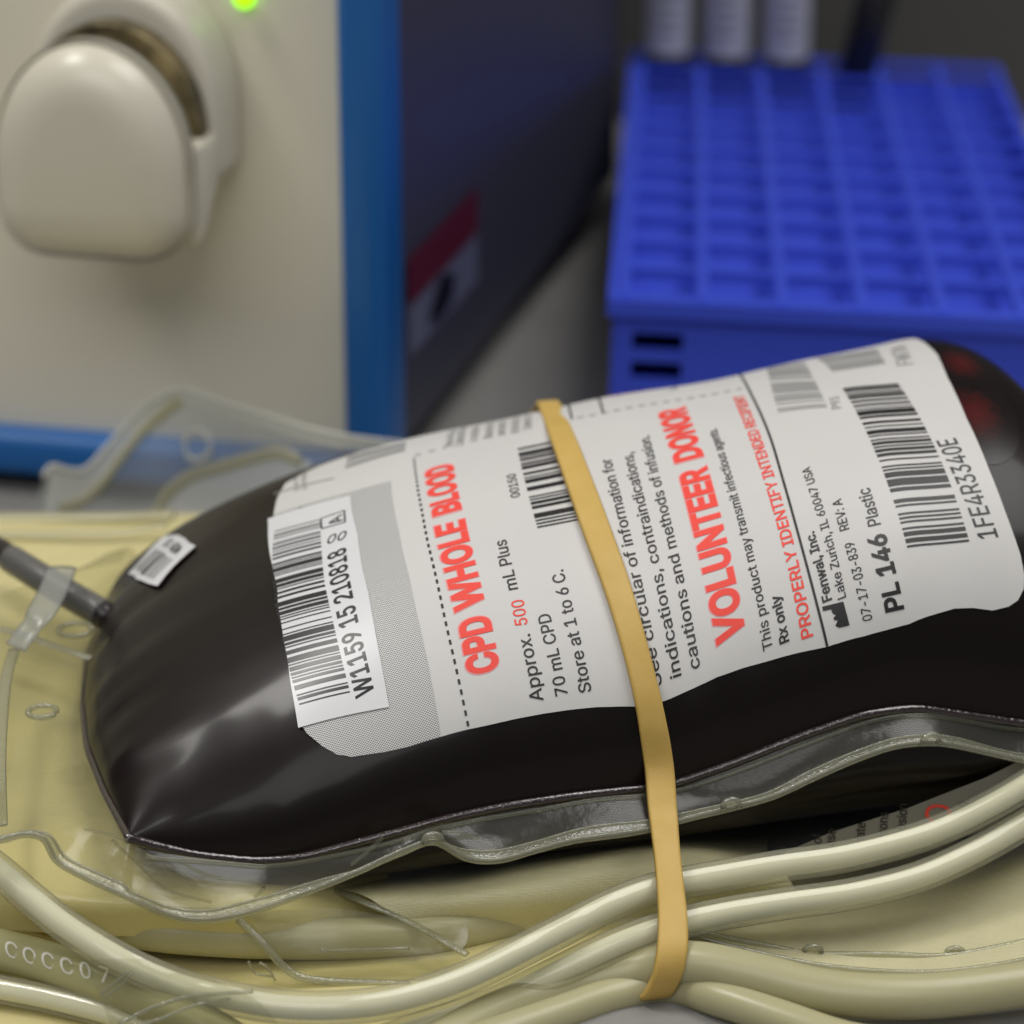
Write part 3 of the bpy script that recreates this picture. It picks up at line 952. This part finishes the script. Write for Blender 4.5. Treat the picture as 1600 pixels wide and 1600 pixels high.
# blood-filled inlet tube with its clear sleeve
it = [at_z(-60, 822, .031), at_z(0, 862, .0305), at_z(60, 900, .030), at_z(110, 930, .0285), at_z(165, 962, .027), at_z(195, 985, .024)]
tb = keep(tube('inlet_tube', it, 0.0021, M['bloodtube'], bag, n=40, m=20))
keep(tube('clear_sleeve', [at_z(18, 874, .0304), at_z(60, 900, .030), at_z(110, 930, .0285), at_z(160, 959, .0272)], 0.00235, M['sleeve'], tb, n=40, m=20))
band_pts = [at_z(96, 888, .0338), at_z(84, 920, .0338), at_z(66, 955, .0335), at_z(44, 985, .0315), at_z(24, 1012, .0295)]
keep(tube('frosted_tab', band_pts, 0.002, M['sheet'], tb, n=24, m=12, ra=0.0024, rb=0.0005))

# ------------------------------------------------------------------ rubber band
def band():
    cen = [(858, 640), (880, 690), (906, 760), (935, 840), (962, 915), (985, 990), (1006, 1070), (1018, 1130), (1028, 1195)]
    top = [skin(inv(*p), 0.0009) for p in cen]
    front = [at_y(1035, 1255, .3742), at_y(1039, 1295, .3706), at_y(1043, 1335, .3670), at_y(1048, 1385, .3624), at_y(1052, 1440, .3572), at_y(1050, 1490, .3532), at_y(1040, 1532, .3522), at_y(1018, 1556, .356)]
    front.append(np.array([front[-1][0] - 0.001, .366, .0006]))
    a0 = inv(858, 640); a1 = inv(880, 690)
    sl_ = (a0[0] - a1[0]) / (a0[1] - a1[1])
    back = [skin(a0 + np.array([sl_ * min(d, 0.003), d]), 0.0005) for d in (0.05, 0.042, 0.034, 0.026, 0.018, 0.010, 0.004)]
    back = [b for b in back if b[2] > 0.0]
    under = [np.array([back[0][0] + 0.001, back[0][1] + 0.001, 0.010]), np.array([back[0][0] + 0.001, back[0][1] - 0.003, 0.0008]), np.array([0.02, .42, .0006])]
    return np.array(under[::-1][:0] + [under[2], under[1], under[0]] + back + top + front)


bp = smooth_path(band(), 240)
Tn = np.gradient(bp, axis=0); Tn /= np.linalg.norm(Tn, axis=1)[:, None]
ctr = np.array([0.028, .415, .03])
Nn = bp - ctr; Nn -= (Nn * Tn).sum(1)[:, None] * Tn; 
ax = np.array([math.cos(PHI * 0.9), math.sin(PHI * 0.9), 0.0])
Wd = ax[None] - (Tn @ ax)[:, None] * Tn; Wd /= np.linalg.norm(Wd, axis=1)[:, None]
Nn = np.cross(Tn, Wd); Nn *= np.sign((Nn * (bp - ctr)).sum(1))[:, None]
wv = 0.00205 + 0.00012 * np.sin(np.linspace(0, 30, 240))
prof = [(-1, -.45), (-.93, .35), (-.75, .5), (0, .52), (.75, .5), (.93, .35), (1, -.45), (0, -.5)]
G = np.stack([bp + Wd * (wv * a)[:, None] + Nn * (0.0008 * b_) for a, b_ in prof], 1)
rb = grid('rubber_band', G, M['rubber'], wrap=True)
tag(rb, 'tan rubber band strapped round the blood bag and tubing', 'rubber band')

# ------------------------------------------------------------------ tubing in front
TG = 'clear tubing coiled under the blood bag'


def tubing(label, pts, r, mat='tubing', group=TG, name='plastic_tube', **k):
    o = tube(name, [at_y(*p) for p in pts], r, M[mat], n=140, **k)
    tag(o, label, 'tubing', group)
    if mat == 'tubing': tube('bore', [at_y(*p) for p in pts], r * 0.68, M['core'], o, n=140, m=16)
    return o


tubing('long clear tube that sweeps from the left edge under the rubber band, topmost in front',
       [(-160, 1240, .372), (-80, 1302, .365), (0, 1362, .3585), (50, 1405, .355), (110, 1452, .351), (200, 1506, .3465), (280, 1540, .345), (360, 1560, .3425), (440, 1573, .341), (520, 1575, .341), (600, 1567, .3425), (680, 1546, .3455), (750, 1518, .349), (830, 1478, .3535),
        (900, 1442, .359), (960, 1412, .3625), (1030, 1387, .366), (1120, 1370, .3685), (1220, 1353, .371), (1310, 1340, .3735), (1400, 1319, .3765), (1480, 1292, .380), (1560, 1252, .3835), (1640, 1203, .387), (1720, 1150, .391)], 0.00232)
tubing('clear tube lying directly beneath the topmost one right of the rubber band',
       [(560, 1640, .346), (660, 1606, .348), (762, 1572, .351), (850, 1530, .3545), (950, 1482, .3575), (1030, 1452, .360), (1120, 1430, .363), (1220, 1413, .3665), (1330, 1397, .370), (1430, 1372, .374), (1510, 1338, .378), (1580, 1300, .382), (1680, 1240, .387)], 0.0023)
tubing('thick milky tube curving low along the bottom right, below the clear hem',
       [(640, 1660, .352), (760, 1592, .3535), (875, 1548, .356), (985, 1518, .3575), (1075, 1505, .3555), (1180, 1524, .352), (1270, 1546, .349), (1350, 1556, .3475), (1450, 1556, .3475), (1550, 1545, .349), (1680, 1525, .352)], 0.0031, 'milky')
tubing('lowest milky tube cut off by the bottom edge right of the rubber band',
       [(560, 1690, .350), (700, 1645, .355), (860, 1590, .360), (960, 1556, .3605), (1050, 1542, .356), (1130, 1562, .3505), (1220, 1592, .3455), (1320, 1625, .341), (1420, 1640, .339)], 0.0026, 'milky')
tubing('wide milky tube half hidden under the clear hem at the left',
       [(-140, 1330, .400), (-40, 1375, .386), (60, 1410, .3755), (130, 1432, .3705), (230, 1452, .3645), (340, 1462, .3635), (450, 1466, .364), (560, 1466, .365), (680, 1460, .368), (800, 1440, .374), (900, 1425, .378)], 0.0030, 'milky')
ct_ = tubing('milky tube with raised white characters at the lower left edge',
             [(-80, 1462, .3635), (0, 1484, .3585), (60, 1500, .355), (130, 1522, .351), (210, 1552, .347), (300, 1592, .343), (380, 1640, .339)], 0.0029, 'printed')
tubing('thin clear tube running under the numbered tube at the lower left corner',
       [(-80, 1530, .3555), (0, 1546, .352), (80, 1562, .3495), (180, 1588, .346), (280, 1622, .343)], 0.0020)
tubing('amber tube showing as an orange wedge above the numbered tube',
       [(-60, 1420, .378), (0, 1432, .3765), (60, 1446, .374), (120, 1462, .371), (200, 1480, .369)], 0.0022, 'amber')
# raised characters on the numbered tube
M['emboss'] = plain('raised_white', (0.78, 0.77, 0.70), 0.3)
for ch, px, py in [('C', 18, 1484), ('O', 46, 1493), ('C', 75, 1501), ('C', 104, 1509), ('0', 133, 1516), ('7', 163, 1523)]:
    V, Fc, w = glyphs(ch, 0.008)
    y_ = np.interp(px, [0, 60, 130, 210], [.3585, .355, .351, .347]) - 0.0034
    out = [at_y(px + (x - w / 2) * 23 - 3 * (yy - .5), py - (yy - 0.5) * 25 + (x - w / 2) * 6, y_ + 0.00115 * (yy - .5) + 0.0008 * (yy - .5) ** 2) for x, yy in V]
    mesh('raised_character', out, Fc, M['emboss'], ct_, smooth=False)

# ------------------------------------------------------------------ empty bags in the stack
def pillow(name, rows, mat, label, cat='empty bag', noise=0.0003, seed=1, group=None, n=110, m=40, freq=1.0):
    o = loft(name, [[at_y(*p) for p in r] for r in rows], M[mat], n=n, m=m, noise=noise, seed=seed, freq=freq)
    tag(o, label, cat, group)
    return o


SG = 'empty satellite bags folded under the blood bag'
pillow('satellite_bag', [
    [(470, 1368, .402), (700, 1352, .402), (900, 1328, .402), (1040, 1305, .402), (1200, 1310, .402)],
    [(510, 1384, .374), (680, 1372, .3755), (820, 1350, .3775), (960, 1325, .380), (1080, 1322, .382), (1200, 1338, .385)],
    [(560, 1398, .368), (690, 1392, .370), (830, 1374, .372), (960, 1350, .3745), (1090, 1345, .377), (1220, 1358, .380)],
    [(600, 1418, .3665), (700, 1418, .368), (840, 1408, .370), (960, 1392, .3725), (1100, 1382, .375), (1240, 1385, .378)],
    [(640, 1441, .367), (720, 1443, .369), (840, 1443, .3715), (960, 1432, .374), (1100, 1425, .3765), (1260, 1420, .379)],
    [(650, 1452, .374), (730, 1456, .376), (850, 1458, .378), (970, 1450, .380), (1100, 1445, .383), (1280, 1440, .386)]],
    'ybag_pale', 'pale puffed satellite bag bulging out just below the blood bag\'s front hem', group=SG, noise=0.00035, seed=11)
pb_ = COL.objects['satellite_bag']
tube('weld_band', [at_y(*p) for p in [(515, 1386, .3715), (575, 1412, .3660), (640, 1441, .3650), (690, 1468, .3615), (730, 1492, .359)]], .0006, M['weld'], pb_, n=40, m=8, ra=.0007, rb=.0003)
clr = pillow('satellite_bag', [
    [(1010, 1395, .392), (1200, 1370, .394), (1400, 1335, .397), (1660, 1280, .402)],
    [(1020, 1425, .378), (1180, 1415, .380), (1350, 1402, .383), (1500, 1375, .386), (1660, 1320, .390)],
    [(1040, 1440, .371), (1180, 1445, .3725), (1330, 1450, .375), (1480, 1430, .378), (1660, 1390, .382)],
    [(1060, 1448, .3675), (1180, 1466, .3675), (1320, 1484, .368), (1460, 1478, .370), (1660, 1440, .374)],
    [(1065, 1456, .365), (1170, 1484, .3635), (1290, 1508, .363), (1420, 1518, .3645), (1520, 1512, .366), (1660, 1488, .369)],
    [(1070, 1470, .368), (1170, 1500, .3665), (1290, 1526, .366), (1420, 1534, .3675), (1520, 1528, .369), (1660, 1502, .372)]],
    'ybag_pale', 'flat satellite bag with a clear double hem spreading right of the rubber band', group=SG, noise=0.0003, seed=4)
for k, (ln, r) in enumerate([([(1065, 1452, .3660), (1180, 1474, .3655), (1268, 1490, .366), (1380, 1491, .367), (1492, 1492, .369), (1660, 1458, .3725)], .0005),
                             ([(1065, 1456, .364), (1170, 1485, .3625), (1290, 1509, .362), (1420, 1519, .3635), (1520, 1513, .365), (1660, 1489, .368)], .0004)]):
    tube('welded_hem', [at_y(*p) for p in ln], r, M['weld'], clr, n=90, m=8)
for (px, py, y) in [(1270, 1486, .3655), (1492, 1489, .3685)]:
    c = at_y(px, py, y)
    tube('weld_bead', [c + np.array([0.0012 * math.cos(a), 0, 0.0008 * math.sin(a)]) for a in np.linspace(-0.3, math.pi + 0.3, 12)], 0.0004, M['weld'], clr, n=20, m=8)
# big yellow bag at the left that the blood bag's flap lies on
yb = pillow('satellite_bag', [
    [(-220, 812, .505), (0, 806, .500), (180, 806, .497), (330, 800, .494), (560, 800, 0.492)],
    [(-220, 822, .492), (0, 826, .488), (170, 824, .486), (330, 820, .482), (560, 820, 0.480)],
    [(-220, 880, .468), (0, 888, .462), (150, 890, .460), (330, 890, .455), (560, 890, 0.453)],
    [(-220, 1010, .436), (0, 1020, .430), (150, 1030, .428), (330, 1030, .424), (560, 1030, 0.422)],
    [(-220, 1170, .405), (0, 1180, .398), (150, 1190, .397), (330, 1200, .395), (560, 1200, 0.393)],
    [(-220, 1290, .382), (0, 1300, .375), (150, 1310, .373), (360, 1325, .372), (600, 1345, .380)],
    [(-220, 1370, .369), (0, 1385, .363), (150, 1400, .362), (400, 1412, .362), (620, 1412, .3745)],
    [(-220, 1440, .369), (0, 1452, .363), (150, 1462, .362), (420, 1470, .362), (640, 1470, .3745)]],
    'ybag', 'large yellow fluid-filled satellite bag under the blood bag\'s left end', group=SG, noise=0.0005, seed=8, freq=0.8)
for ln, r in [([(-100, 812, .496), (60, 812, .494), (180, 811, .492), (270, 808, .489)], .0020), ([(-100, 838, .4805), (60, 840, .4785), (180, 838, .477), (260, 826, .476)], .0012)]:
    tube('weld_band', [at_y(*p) + np.array([0, 0, .0005]) for p in ln], r, M['yweld'], yb, n=50, m=10, ra=r, rb=r * .35)
pillow('satellite_bag', [
    [(-200, 1430, .378), (150, 1455, .374), (450, 1462, .372), (800, 1440, .375), (1040, 1440, .374)],
    [(-200, 1480, .368), (150, 1500, .364), (450, 1500, .3635), (760, 1480, .367), (1040, 1470, .368)],
    [(-200, 1540, .3575), (150, 1552, .355), (450, 1548, .3555), (740, 1520, .361), (1040, 1500, .363)],
    [(-200, 1600, .348), (150, 1605, .3465), (420, 1600, .348), (720, 1570, .354), (1030, 1530, .3595)],
    [(-200, 1650, .340), (150, 1650, .340), (400, 1640, .342), (700, 1606, .3485), (1020, 1550, .357)]],
    'ybag', 'flat pale yellow satellite bag at the bottom of the stack, under the loose tubes', group=SG, noise=0.0006, seed=17, freq=1.2)
# frosted corner of a bag standing up behind
up = empty('upright_bag', tuple(at_y(300, 800, .50)))
bpy.context.view_layer.update()
UPI = up.matrix_world.inverted()
tag(up, 'frosted empty bag whose corner stands up behind the left end', 'empty bag', SG)


def on_sheet(px, py):
    y = .505 + 0.010 * math.sin((px - 60) / 110.0) + (px - 60) * 0.00001 + (800 - py) * 0.00004
    return at_y(px, py, y)


rows = []
out_t = smooth_path([(55, 792, 0), (66, 748, 0), (82, 726, 0), (108, 732, 0), (135, 730, 0), (165, 700, 0), (205, 655, 0), (250, 618, 0), (290, 608, 0), (350, 628, 0), (420, 648, 0), (500, 672, 0), (570, 684, 0), (640, 692, 0)], 90)
for x, y, _ in out_t:
    x1 = 60 + (x - 55) * 1.0
    rows.append([on_sheet(x + (x1 - x) * t, y + (815 - y) * t) for t in np.linspace(0, 1, 16)])
sh = grid('frosted_sheet', np.array(rows), M['sheet'], up)
sh.data.transform(UPI)
bord = []
for (x, y, _), (xi, yi, _2) in zip(smooth_path([(70, 800, 0), (82, 726, 0), (108, 732, 0), (135, 730, 0), (205, 655, 0), (283, 609, 0)], 50), smooth_path([(98, 800, 0), (110, 786, 0), (135, 776, 0), (162, 750, 0), (225, 672, 0), (286, 618, 0)], 50)):
    bord.append([on_sheet(x + (xi - x) * f, y + (yi - y) * f) + np.array([0, -.0008, 0]) for f in (0, .33, .66, 1)])
low = [[on_sheet(x + 6, y + 3) + np.array([0, -.0008, 0]), on_sheet(x + 10, (y + 830) / 2) + np.array([0, -.0008, 0]), on_sheet(x + 10, 830) + np.array([0, -.0008, 0])] for x, y, _ in smooth_path([(240, 812, 0), (262, 770, 0), (300, 740, 0), (360, 722, 0), (430, 704, 0), (480, 716, 0)], 40)]
lo_ = grid('frosted_border', np.array(low), M['frost'], up); lo_.data.transform(UPI)
topb = [[on_sheet(x, y + d) + np.array([0, -.0008, 0]) for d in (0, 8, 18)] for x, y, _ in out_t[44:]]
tb_ = grid('frosted_border', np.array(topb), M['frost'], up); tb_.data.transform(UPI)
bo = grid('frosted_border', np.array(bord), M['frost'], up); bo.data.transform(UPI)
for ln, r in [([(x, y) for x, y, _ in out_t[8:]], .0007), ([(95, 790), (130, 778), (160, 752), (200, 700), (240, 655), (283, 620)], .0012), ([(240, 812), (262, 770), (300, 740), (360, 722), (430, 704), (470, 716)], .0013),
              ([(288 + 0, 690), (296, 712), (318, 714), (330, 694), (318, 672), (300, 672), (289, 688)], .0006)]:
    w_ = tube('weld_line', [on_sheet(*p) + np.array([0, -.0012, 0]) for p in ln], r, M['yweld'] if r > .001 else M['frost'], up, n=50, m=8, ra=r * .4, rb=r)
    w_.data.transform(UPI)
# clear crumpled wrap pieces in the lower left
wr1 = pillow('crumpled_wrap', [
    [(375, 1424, .3600), (520, 1420, .3615), (640, 1436, .362), (730, 1446, .364)],
    [(400, 1450, .3585), (520, 1450, .3595), (640, 1470, .3605), (730, 1470, .362)],
    [(430, 1490, .3570), (520, 1492, .3575), (630, 1500, .3585), (720, 1492, .360)],
    [(455, 1515, .3565), (540, 1532, .3565), (640, 1536, .3575), (740, 1512, .3595)]],
    'film', 'clear crumpled film folded under the hem left of centre', 'film', noise=0.00035, seed=21, freq=1.6)
wr2 = pillow('crumpled_wrap', [
    [(120, 1500, .3455), (240, 1500, .3425), (340, 1530, .340)],
    [(150, 1545, .3430), (260, 1548, .3405), (400, 1562, .339)],
    [(170, 1590, .3410), (300, 1588, .3390), (430, 1594, .3375)],
    [(190, 1640, .3390), (320, 1640, .3370), (460, 1640, .3360)]],
    'film', 'creased clear film with bright fold lines at the bottom left', 'film', noise=0.0004, seed=33, freq=1.6)
for par, ln, r in [(wr2, [(186, 1600, .3395), (225, 1580, .340), (262, 1566, .3402), (305, 1556, .340), (395, 1549, .3395)], .00030), (wr2, [(200, 1604, .339), (250, 1592, .339), (300, 1572, .3393), (360, 1560, .3393)], .00022),
                   (wr2, [(155, 1556, .3425), (175, 1540, .3425), (200, 1518, .3427)], .00025), (wr2, [(162, 1560, .342), (185, 1542, .3422), (206, 1522, .3425)], .0002),
                   (wr1, [(388, 1502, .3562), (398, 1520, .356), (412, 1524, .356), (426, 1526, .3562)], .0002), (wr1, [(405, 1504, .3562), (418, 1512, .356), (430, 1532, .3558)], .0002),
                   (wr1, [(372, 1436, .3590), (410, 1472, .3572), (450, 1516, .3562), (500, 1532, .3562), (640, 1538, .3572)], .0006), (wr1, [(500, 1485, .3585), (560, 1484, .359), (640, 1482, .360)], .0003)]:
    tube('crease', [at_y(*p) for p in ln], r, M['weld'], par, n=40, m=8)

# ------------------------------------------------------------------ tube sealing machine
RZ = math.radians(-13)
mc = at_y(592, 727, .539)
mach = empty('sealing_machine', (mc[0], mc[1], 0.0), RZ)
tag(mach, 'cream-fronted bench machine with blue frame and a protruding sealing head', 'machine')
D = 0.235
bm = bmesh.new(); box(bm, -0.30, -0.0054, 0.0015, 0.01, 0.0125, 0.33); from_bm('front_panel', bm, M['cream_panel'], mach)
bm = bmesh.new()
box(bm, -0.0060, 0.0028, -0.0045, 0.012, 0.0035, 0.34, 0.0030, 4)
box(bm, -0.31, -0.0056, -0.0040, 0.012, 0.0037, 0.0128, 0.0026, 4)
from_bm('blue_frame', bm, M['blueframe'], mach, smooth=True)
bm = bmesh.new(); box(bm, -0.02, 0.0012, 0.0122, D, 0.0105, 0.335); from_bm('side_panel', bm, M['side'], mach)
bm = bmesh.new(); box(bm, -0.30, -0.02, 0.0122, D - 0.002, 0.0105, 0.334); from_bm('housing', bm, M['side'], mach)
for x, y in ((-0.012, 0.02), (-0.012, D - 0.02)):
    bm = bmesh.new(); box(bm, x - 0.006, x + 0.006, y - 0.006, y + 0.006, 0, 0.0104); from_bm('foot', bm, M['blackplastic'], mach)
bpy.context.view_layer.update()
MI = mach.matrix_world.inverted()
ex = np.array([math.cos(RZ), math.sin(RZ), 0]); ey = np.array([-math.sin(RZ), math.cos(RZ), 0])


def arch(hw, zb, zc, n=28):
    """tombstone outline (x, z): flat bottom, round top"""
    pts = [(-hw, zb), (hw, zb)]
    pts += [(hw * math.cos(a), zc + hw * 1.22 * math.sin(a)) for a in np.linspace(0, math.pi, n)]
    return pts


def arch_solid(name, cx, y0, y1, hw, zb, zc, bev, mat, parent):
    bm = bmesh.new()
    ps = arch(hw, zb, zc)
    vs = [bm.verts.new((cx + x, y0, z)) for x, z in ps]
    f = bm.faces.new(vs)
    r = bmesh.ops.extrude_face_region(bm, geom=[f])
    for v in r['geom']:
        if isinstance(v, bmesh.types.BMVert): v.co.y = y1
    bmesh.ops.recalc_face_normals(bm, faces=bm.faces[:])
    bm.normal_update()
    es = [e for e in bm.edges if e.calc_face_angle(0) > 0.6]
    bmesh.ops.bevel(bm, geom=es, offset=bev, segments=6, affect='EDGES', profile=0.55)
    o = from_bm(name, bm, mat, parent, smooth=True)
    return o


# centre of the head on the panel
hc = at_plane(232, 200, mc + ey * 0.0, ey)
hl = np.array(MI @ Vector(hc))
HX, HZ = hl[0], hl[2]
head = arch_solid('sealing_head', HX, 0.0016, -0.0145, 0.0185, HZ - 0.0065, HZ + 0.0075, 0.0030, M['cream'], mach)
ring = arch_solid('brass_ring', HX - 0.0003, -0.014, -0.0195, 0.0174, HZ - 0.0064, HZ + 0.0028, 0.0006, M['brass'], head)
bm = bmesh.new()
pf = [(-0.012, HZ + 0.0035), (-0.012, HZ - 0.0064), (-0.0235, HZ - 0.0165), (-0.0235, HZ + 0.0035)]
va = [[bm.verts.new((x, y, z)) for y, z in pf] for x in (HX - 0.0184, HX + 0.0182)]
bm.faces.new(va[0]); bm.faces.new(va[1][::-1])
for k in range(4): bm.faces.new((va[0][k], va[0][(k + 1) % 4], va[1][(k + 1) % 4], va[1][k]))
bmesh.ops.recalc_face_normals(bm, faces=bm.faces[:])
bmesh.ops.bevel(bm, geom=bm.edges[:], offset=0.0018, segments=4, affect='EDGES', profile=0.5)
from_bm('head_neck', bm, M['cream'], head, smooth=True)
capo = arch_solid('head_cover', HX - 0.0005, -0.0190, -0.036, 0.0185, HZ - 0.0175, HZ + 0.0002, 0.0105, M['cream'], head)
ld = np.array(MI @ Vector(at_plane(381, -4, mc, ey)))
bm = bmesh.new(); bmesh.ops.create_uvsphere(bm, u_segments=20, v_segments=12, radius=0.0021)
for v in bm.verts: v.co = (ld[0] + v.co.x, v.co.y * 0.6, ld[2] + v.co.z)
from_bm('indicator_light', bm, M['led'], mach, smooth=True)
# warning sticker on the dark side


def side_pt(px, py, off=0.0003):
    return at_plane(px, py, mc + ex * (0.0012 + off), ex)


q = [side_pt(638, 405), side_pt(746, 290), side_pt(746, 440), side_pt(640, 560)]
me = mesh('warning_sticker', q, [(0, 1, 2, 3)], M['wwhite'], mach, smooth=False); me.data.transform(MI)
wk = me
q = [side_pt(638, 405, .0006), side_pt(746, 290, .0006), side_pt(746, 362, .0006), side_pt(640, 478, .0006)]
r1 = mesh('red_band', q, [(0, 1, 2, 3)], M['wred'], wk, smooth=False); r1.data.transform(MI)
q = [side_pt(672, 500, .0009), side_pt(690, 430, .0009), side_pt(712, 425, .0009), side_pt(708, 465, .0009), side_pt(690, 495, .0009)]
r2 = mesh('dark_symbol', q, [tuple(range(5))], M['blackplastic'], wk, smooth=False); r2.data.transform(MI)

# ------------------------------------------------------------------ blue tube rack
fl = at_y(950, 462, .556)
rack = empty('tube_rack', (fl[0], fl[1], 0.0036), math.radians(-3.3), math.radians(1.9))
tag(rack, 'blue plastic test tube rack with an open grid top', 'tube rack')
RT = fl[2] - 0.0036
NX, NY, CX, CY = 6, 11, 0.0157, 0.0206
RW, RD = NX * CX + 0.0035, NY * CY + 0.0035
t_ = 0.0011


def grid_bm(z0, z1, tk, inset=0.0):
    bm = bmesh.new()
    for i in range(NX + 1):
        x = 0.00175 + i * CX
        box(bm, x - tk, x + tk, 0.0002, RD - 0.0002, z0, z1)
    for j in range(NY + 1):
        y = 0.00175 + j * CY
        box(bm, 0.0002, RW - 0.0002, y - tk * 1.5, y + tk * 1.5, z0, z1 - 0.0003)
    return bm


from_bm('top_grid', grid_bm(RT - 0.0017, RT, t_), M['rackblue'], rack)
bm = bmesh.new(); box(bm, 0.002, RW - 0.002, 0.0105, RD - 0.003, RT - 0.0096, RT - 0.0086); from_bm('middle_plate', bm, M['rackblue'], rack)
bm = bmesh.new(); box(bm, 0.001, RW - 0.001, 0.001, RD - 0.001, 0.0, 0.002); from_bm('base_plate', bm, M['rackblue'], rack)
bm = bmesh.new()
zt = RT - 0.0045
box(bm, -0.0012, RW + 0.0012, -0.0014, 0.0006, RT - 0.0038, RT - 0.0004)      # rim lip
# front wall with two slots at its left end
x0, x1 = 0.0040, 0.0140
zs_ = [RT - 0.0112, RT - 0.0076, RT - 0.0172, RT - 0.0136]
box(bm, 0.0, x0, 0.0008, 0.0028, 0, zt + 0.0004)
box(bm, x1, RW, 0.0008, 0.0028, 0, zt + 0.0004)
box(bm, x0, x1, 0.0009, 0.0027, zs_[1], zt + 0.0004)
box(bm, x0, x1, 0.0009, 0.0027, zs_[3], zs_[0])
box(bm, x0, x1, 0.0009, 0.0027, 0, zs_[2])
from_bm('front_wall', bm, M['rackblue'], rack)
bm = bmesh.new()
box(bm, 0.0, 0.0018, 0.003, RD, 0, zt); box(bm, RW - 0.0018, RW, 0.003, RD, 0, zt)
box(bm, -0.0012, 0.0004, 0.0008, RD, RT - 0.0038, RT - 0.0006)
from_bm('side_wall', bm, M['rackblue'], rack)
bm = bmesh.new(); box(bm, 0.002, RW - 0.002, RD - 0.002, RD, 0, zt); from_bm('back_wall', bm, M['rackblue'], rack)
bpy.context.view_layer.update()
RM = rack.matrix_world


def cyl(name, r, z0, z1, mat, parent, n=28, cap=True):
    bm = bmesh.new()
    bmesh.ops.create_cone(bm, cap_ends=cap, segments=n, radius1=r, radius2=r, depth=z1 - z0)
    for v in bm.verts: v.co.z += (z0 + z1) / 2
    o = from_bm(name, bm, mat, parent, smooth=False)
    for p in o.data.polygons: p.use_smooth = len(p.vertices) == 4
    return o


TL = ['labelled test tube in the back row, at the rack\'s left corner', 'labelled test tube between the two others in the back row', 'labelled test tube in the back row, beside the black pen']
for k in range(3):
    w = RM @ Vector((0.00175 + (k + 0.5) * CX, 0.00175 + (NY - 0.55) * CY, 0.004))
    e = empty('test_tube', w)
    tag(e, TL[k], 'test tube', 'labelled test tubes standing in the rack')
    cyl('glass', 0.0058, 0.0, 0.085, M['blackplastic'], e)
    lb = cyl('paper_label', 0.0061, RT - 0.0015, 0.078, M['tubelabel'], e, cap=False)
    bm = bmesh.new()
    rr = random.Random(k)
    for j in range(7):
        z = RT + 0.004 + j * 0.0034
        a0, a1 = -2.3 + rr.random() * .25, -0.9 - rr.random() * 0.35
        n_ = 10
        vs = []
        for i in range(n_ + 1):
            a = a0 + (a1 - a0) * i / n_
            vs.append((bm.verts.new((0.00618 * math.cos(a), 0.00618 * math.sin(a), z)), bm.verts.new((0.00618 * math.cos(a), 0.00618 * math.sin(a), z + 0.0012))))
        for i in range(n_): bm.faces.new((vs[i][0], vs[i + 1][0], vs[i + 1][1], vs[i][1]))
    from_bm('printed_lines', bm, M['tubetext'], lb)
    cyl('stopper', 0.0066, 0.0852, 0.098, M['blackplastic'], e)
w = RM @ Vector((0.00175 + 3.22 * CX, 0.00175 + (NY - 0.8) * CY, 0.006))
pen = empty('marker_pen', w)
pen.rotation_euler = (0, math.radians(13), 0)
tag(pen, 'black pen leaning to the right out of the rack behind its grid', 'pen')
cyl('barrel', 0.0050, 0.0, 0.085, M['blackplastic'], pen)
cyl('cap', 0.0056, 0.0855, 0.13, M['blackplastic'], pen)
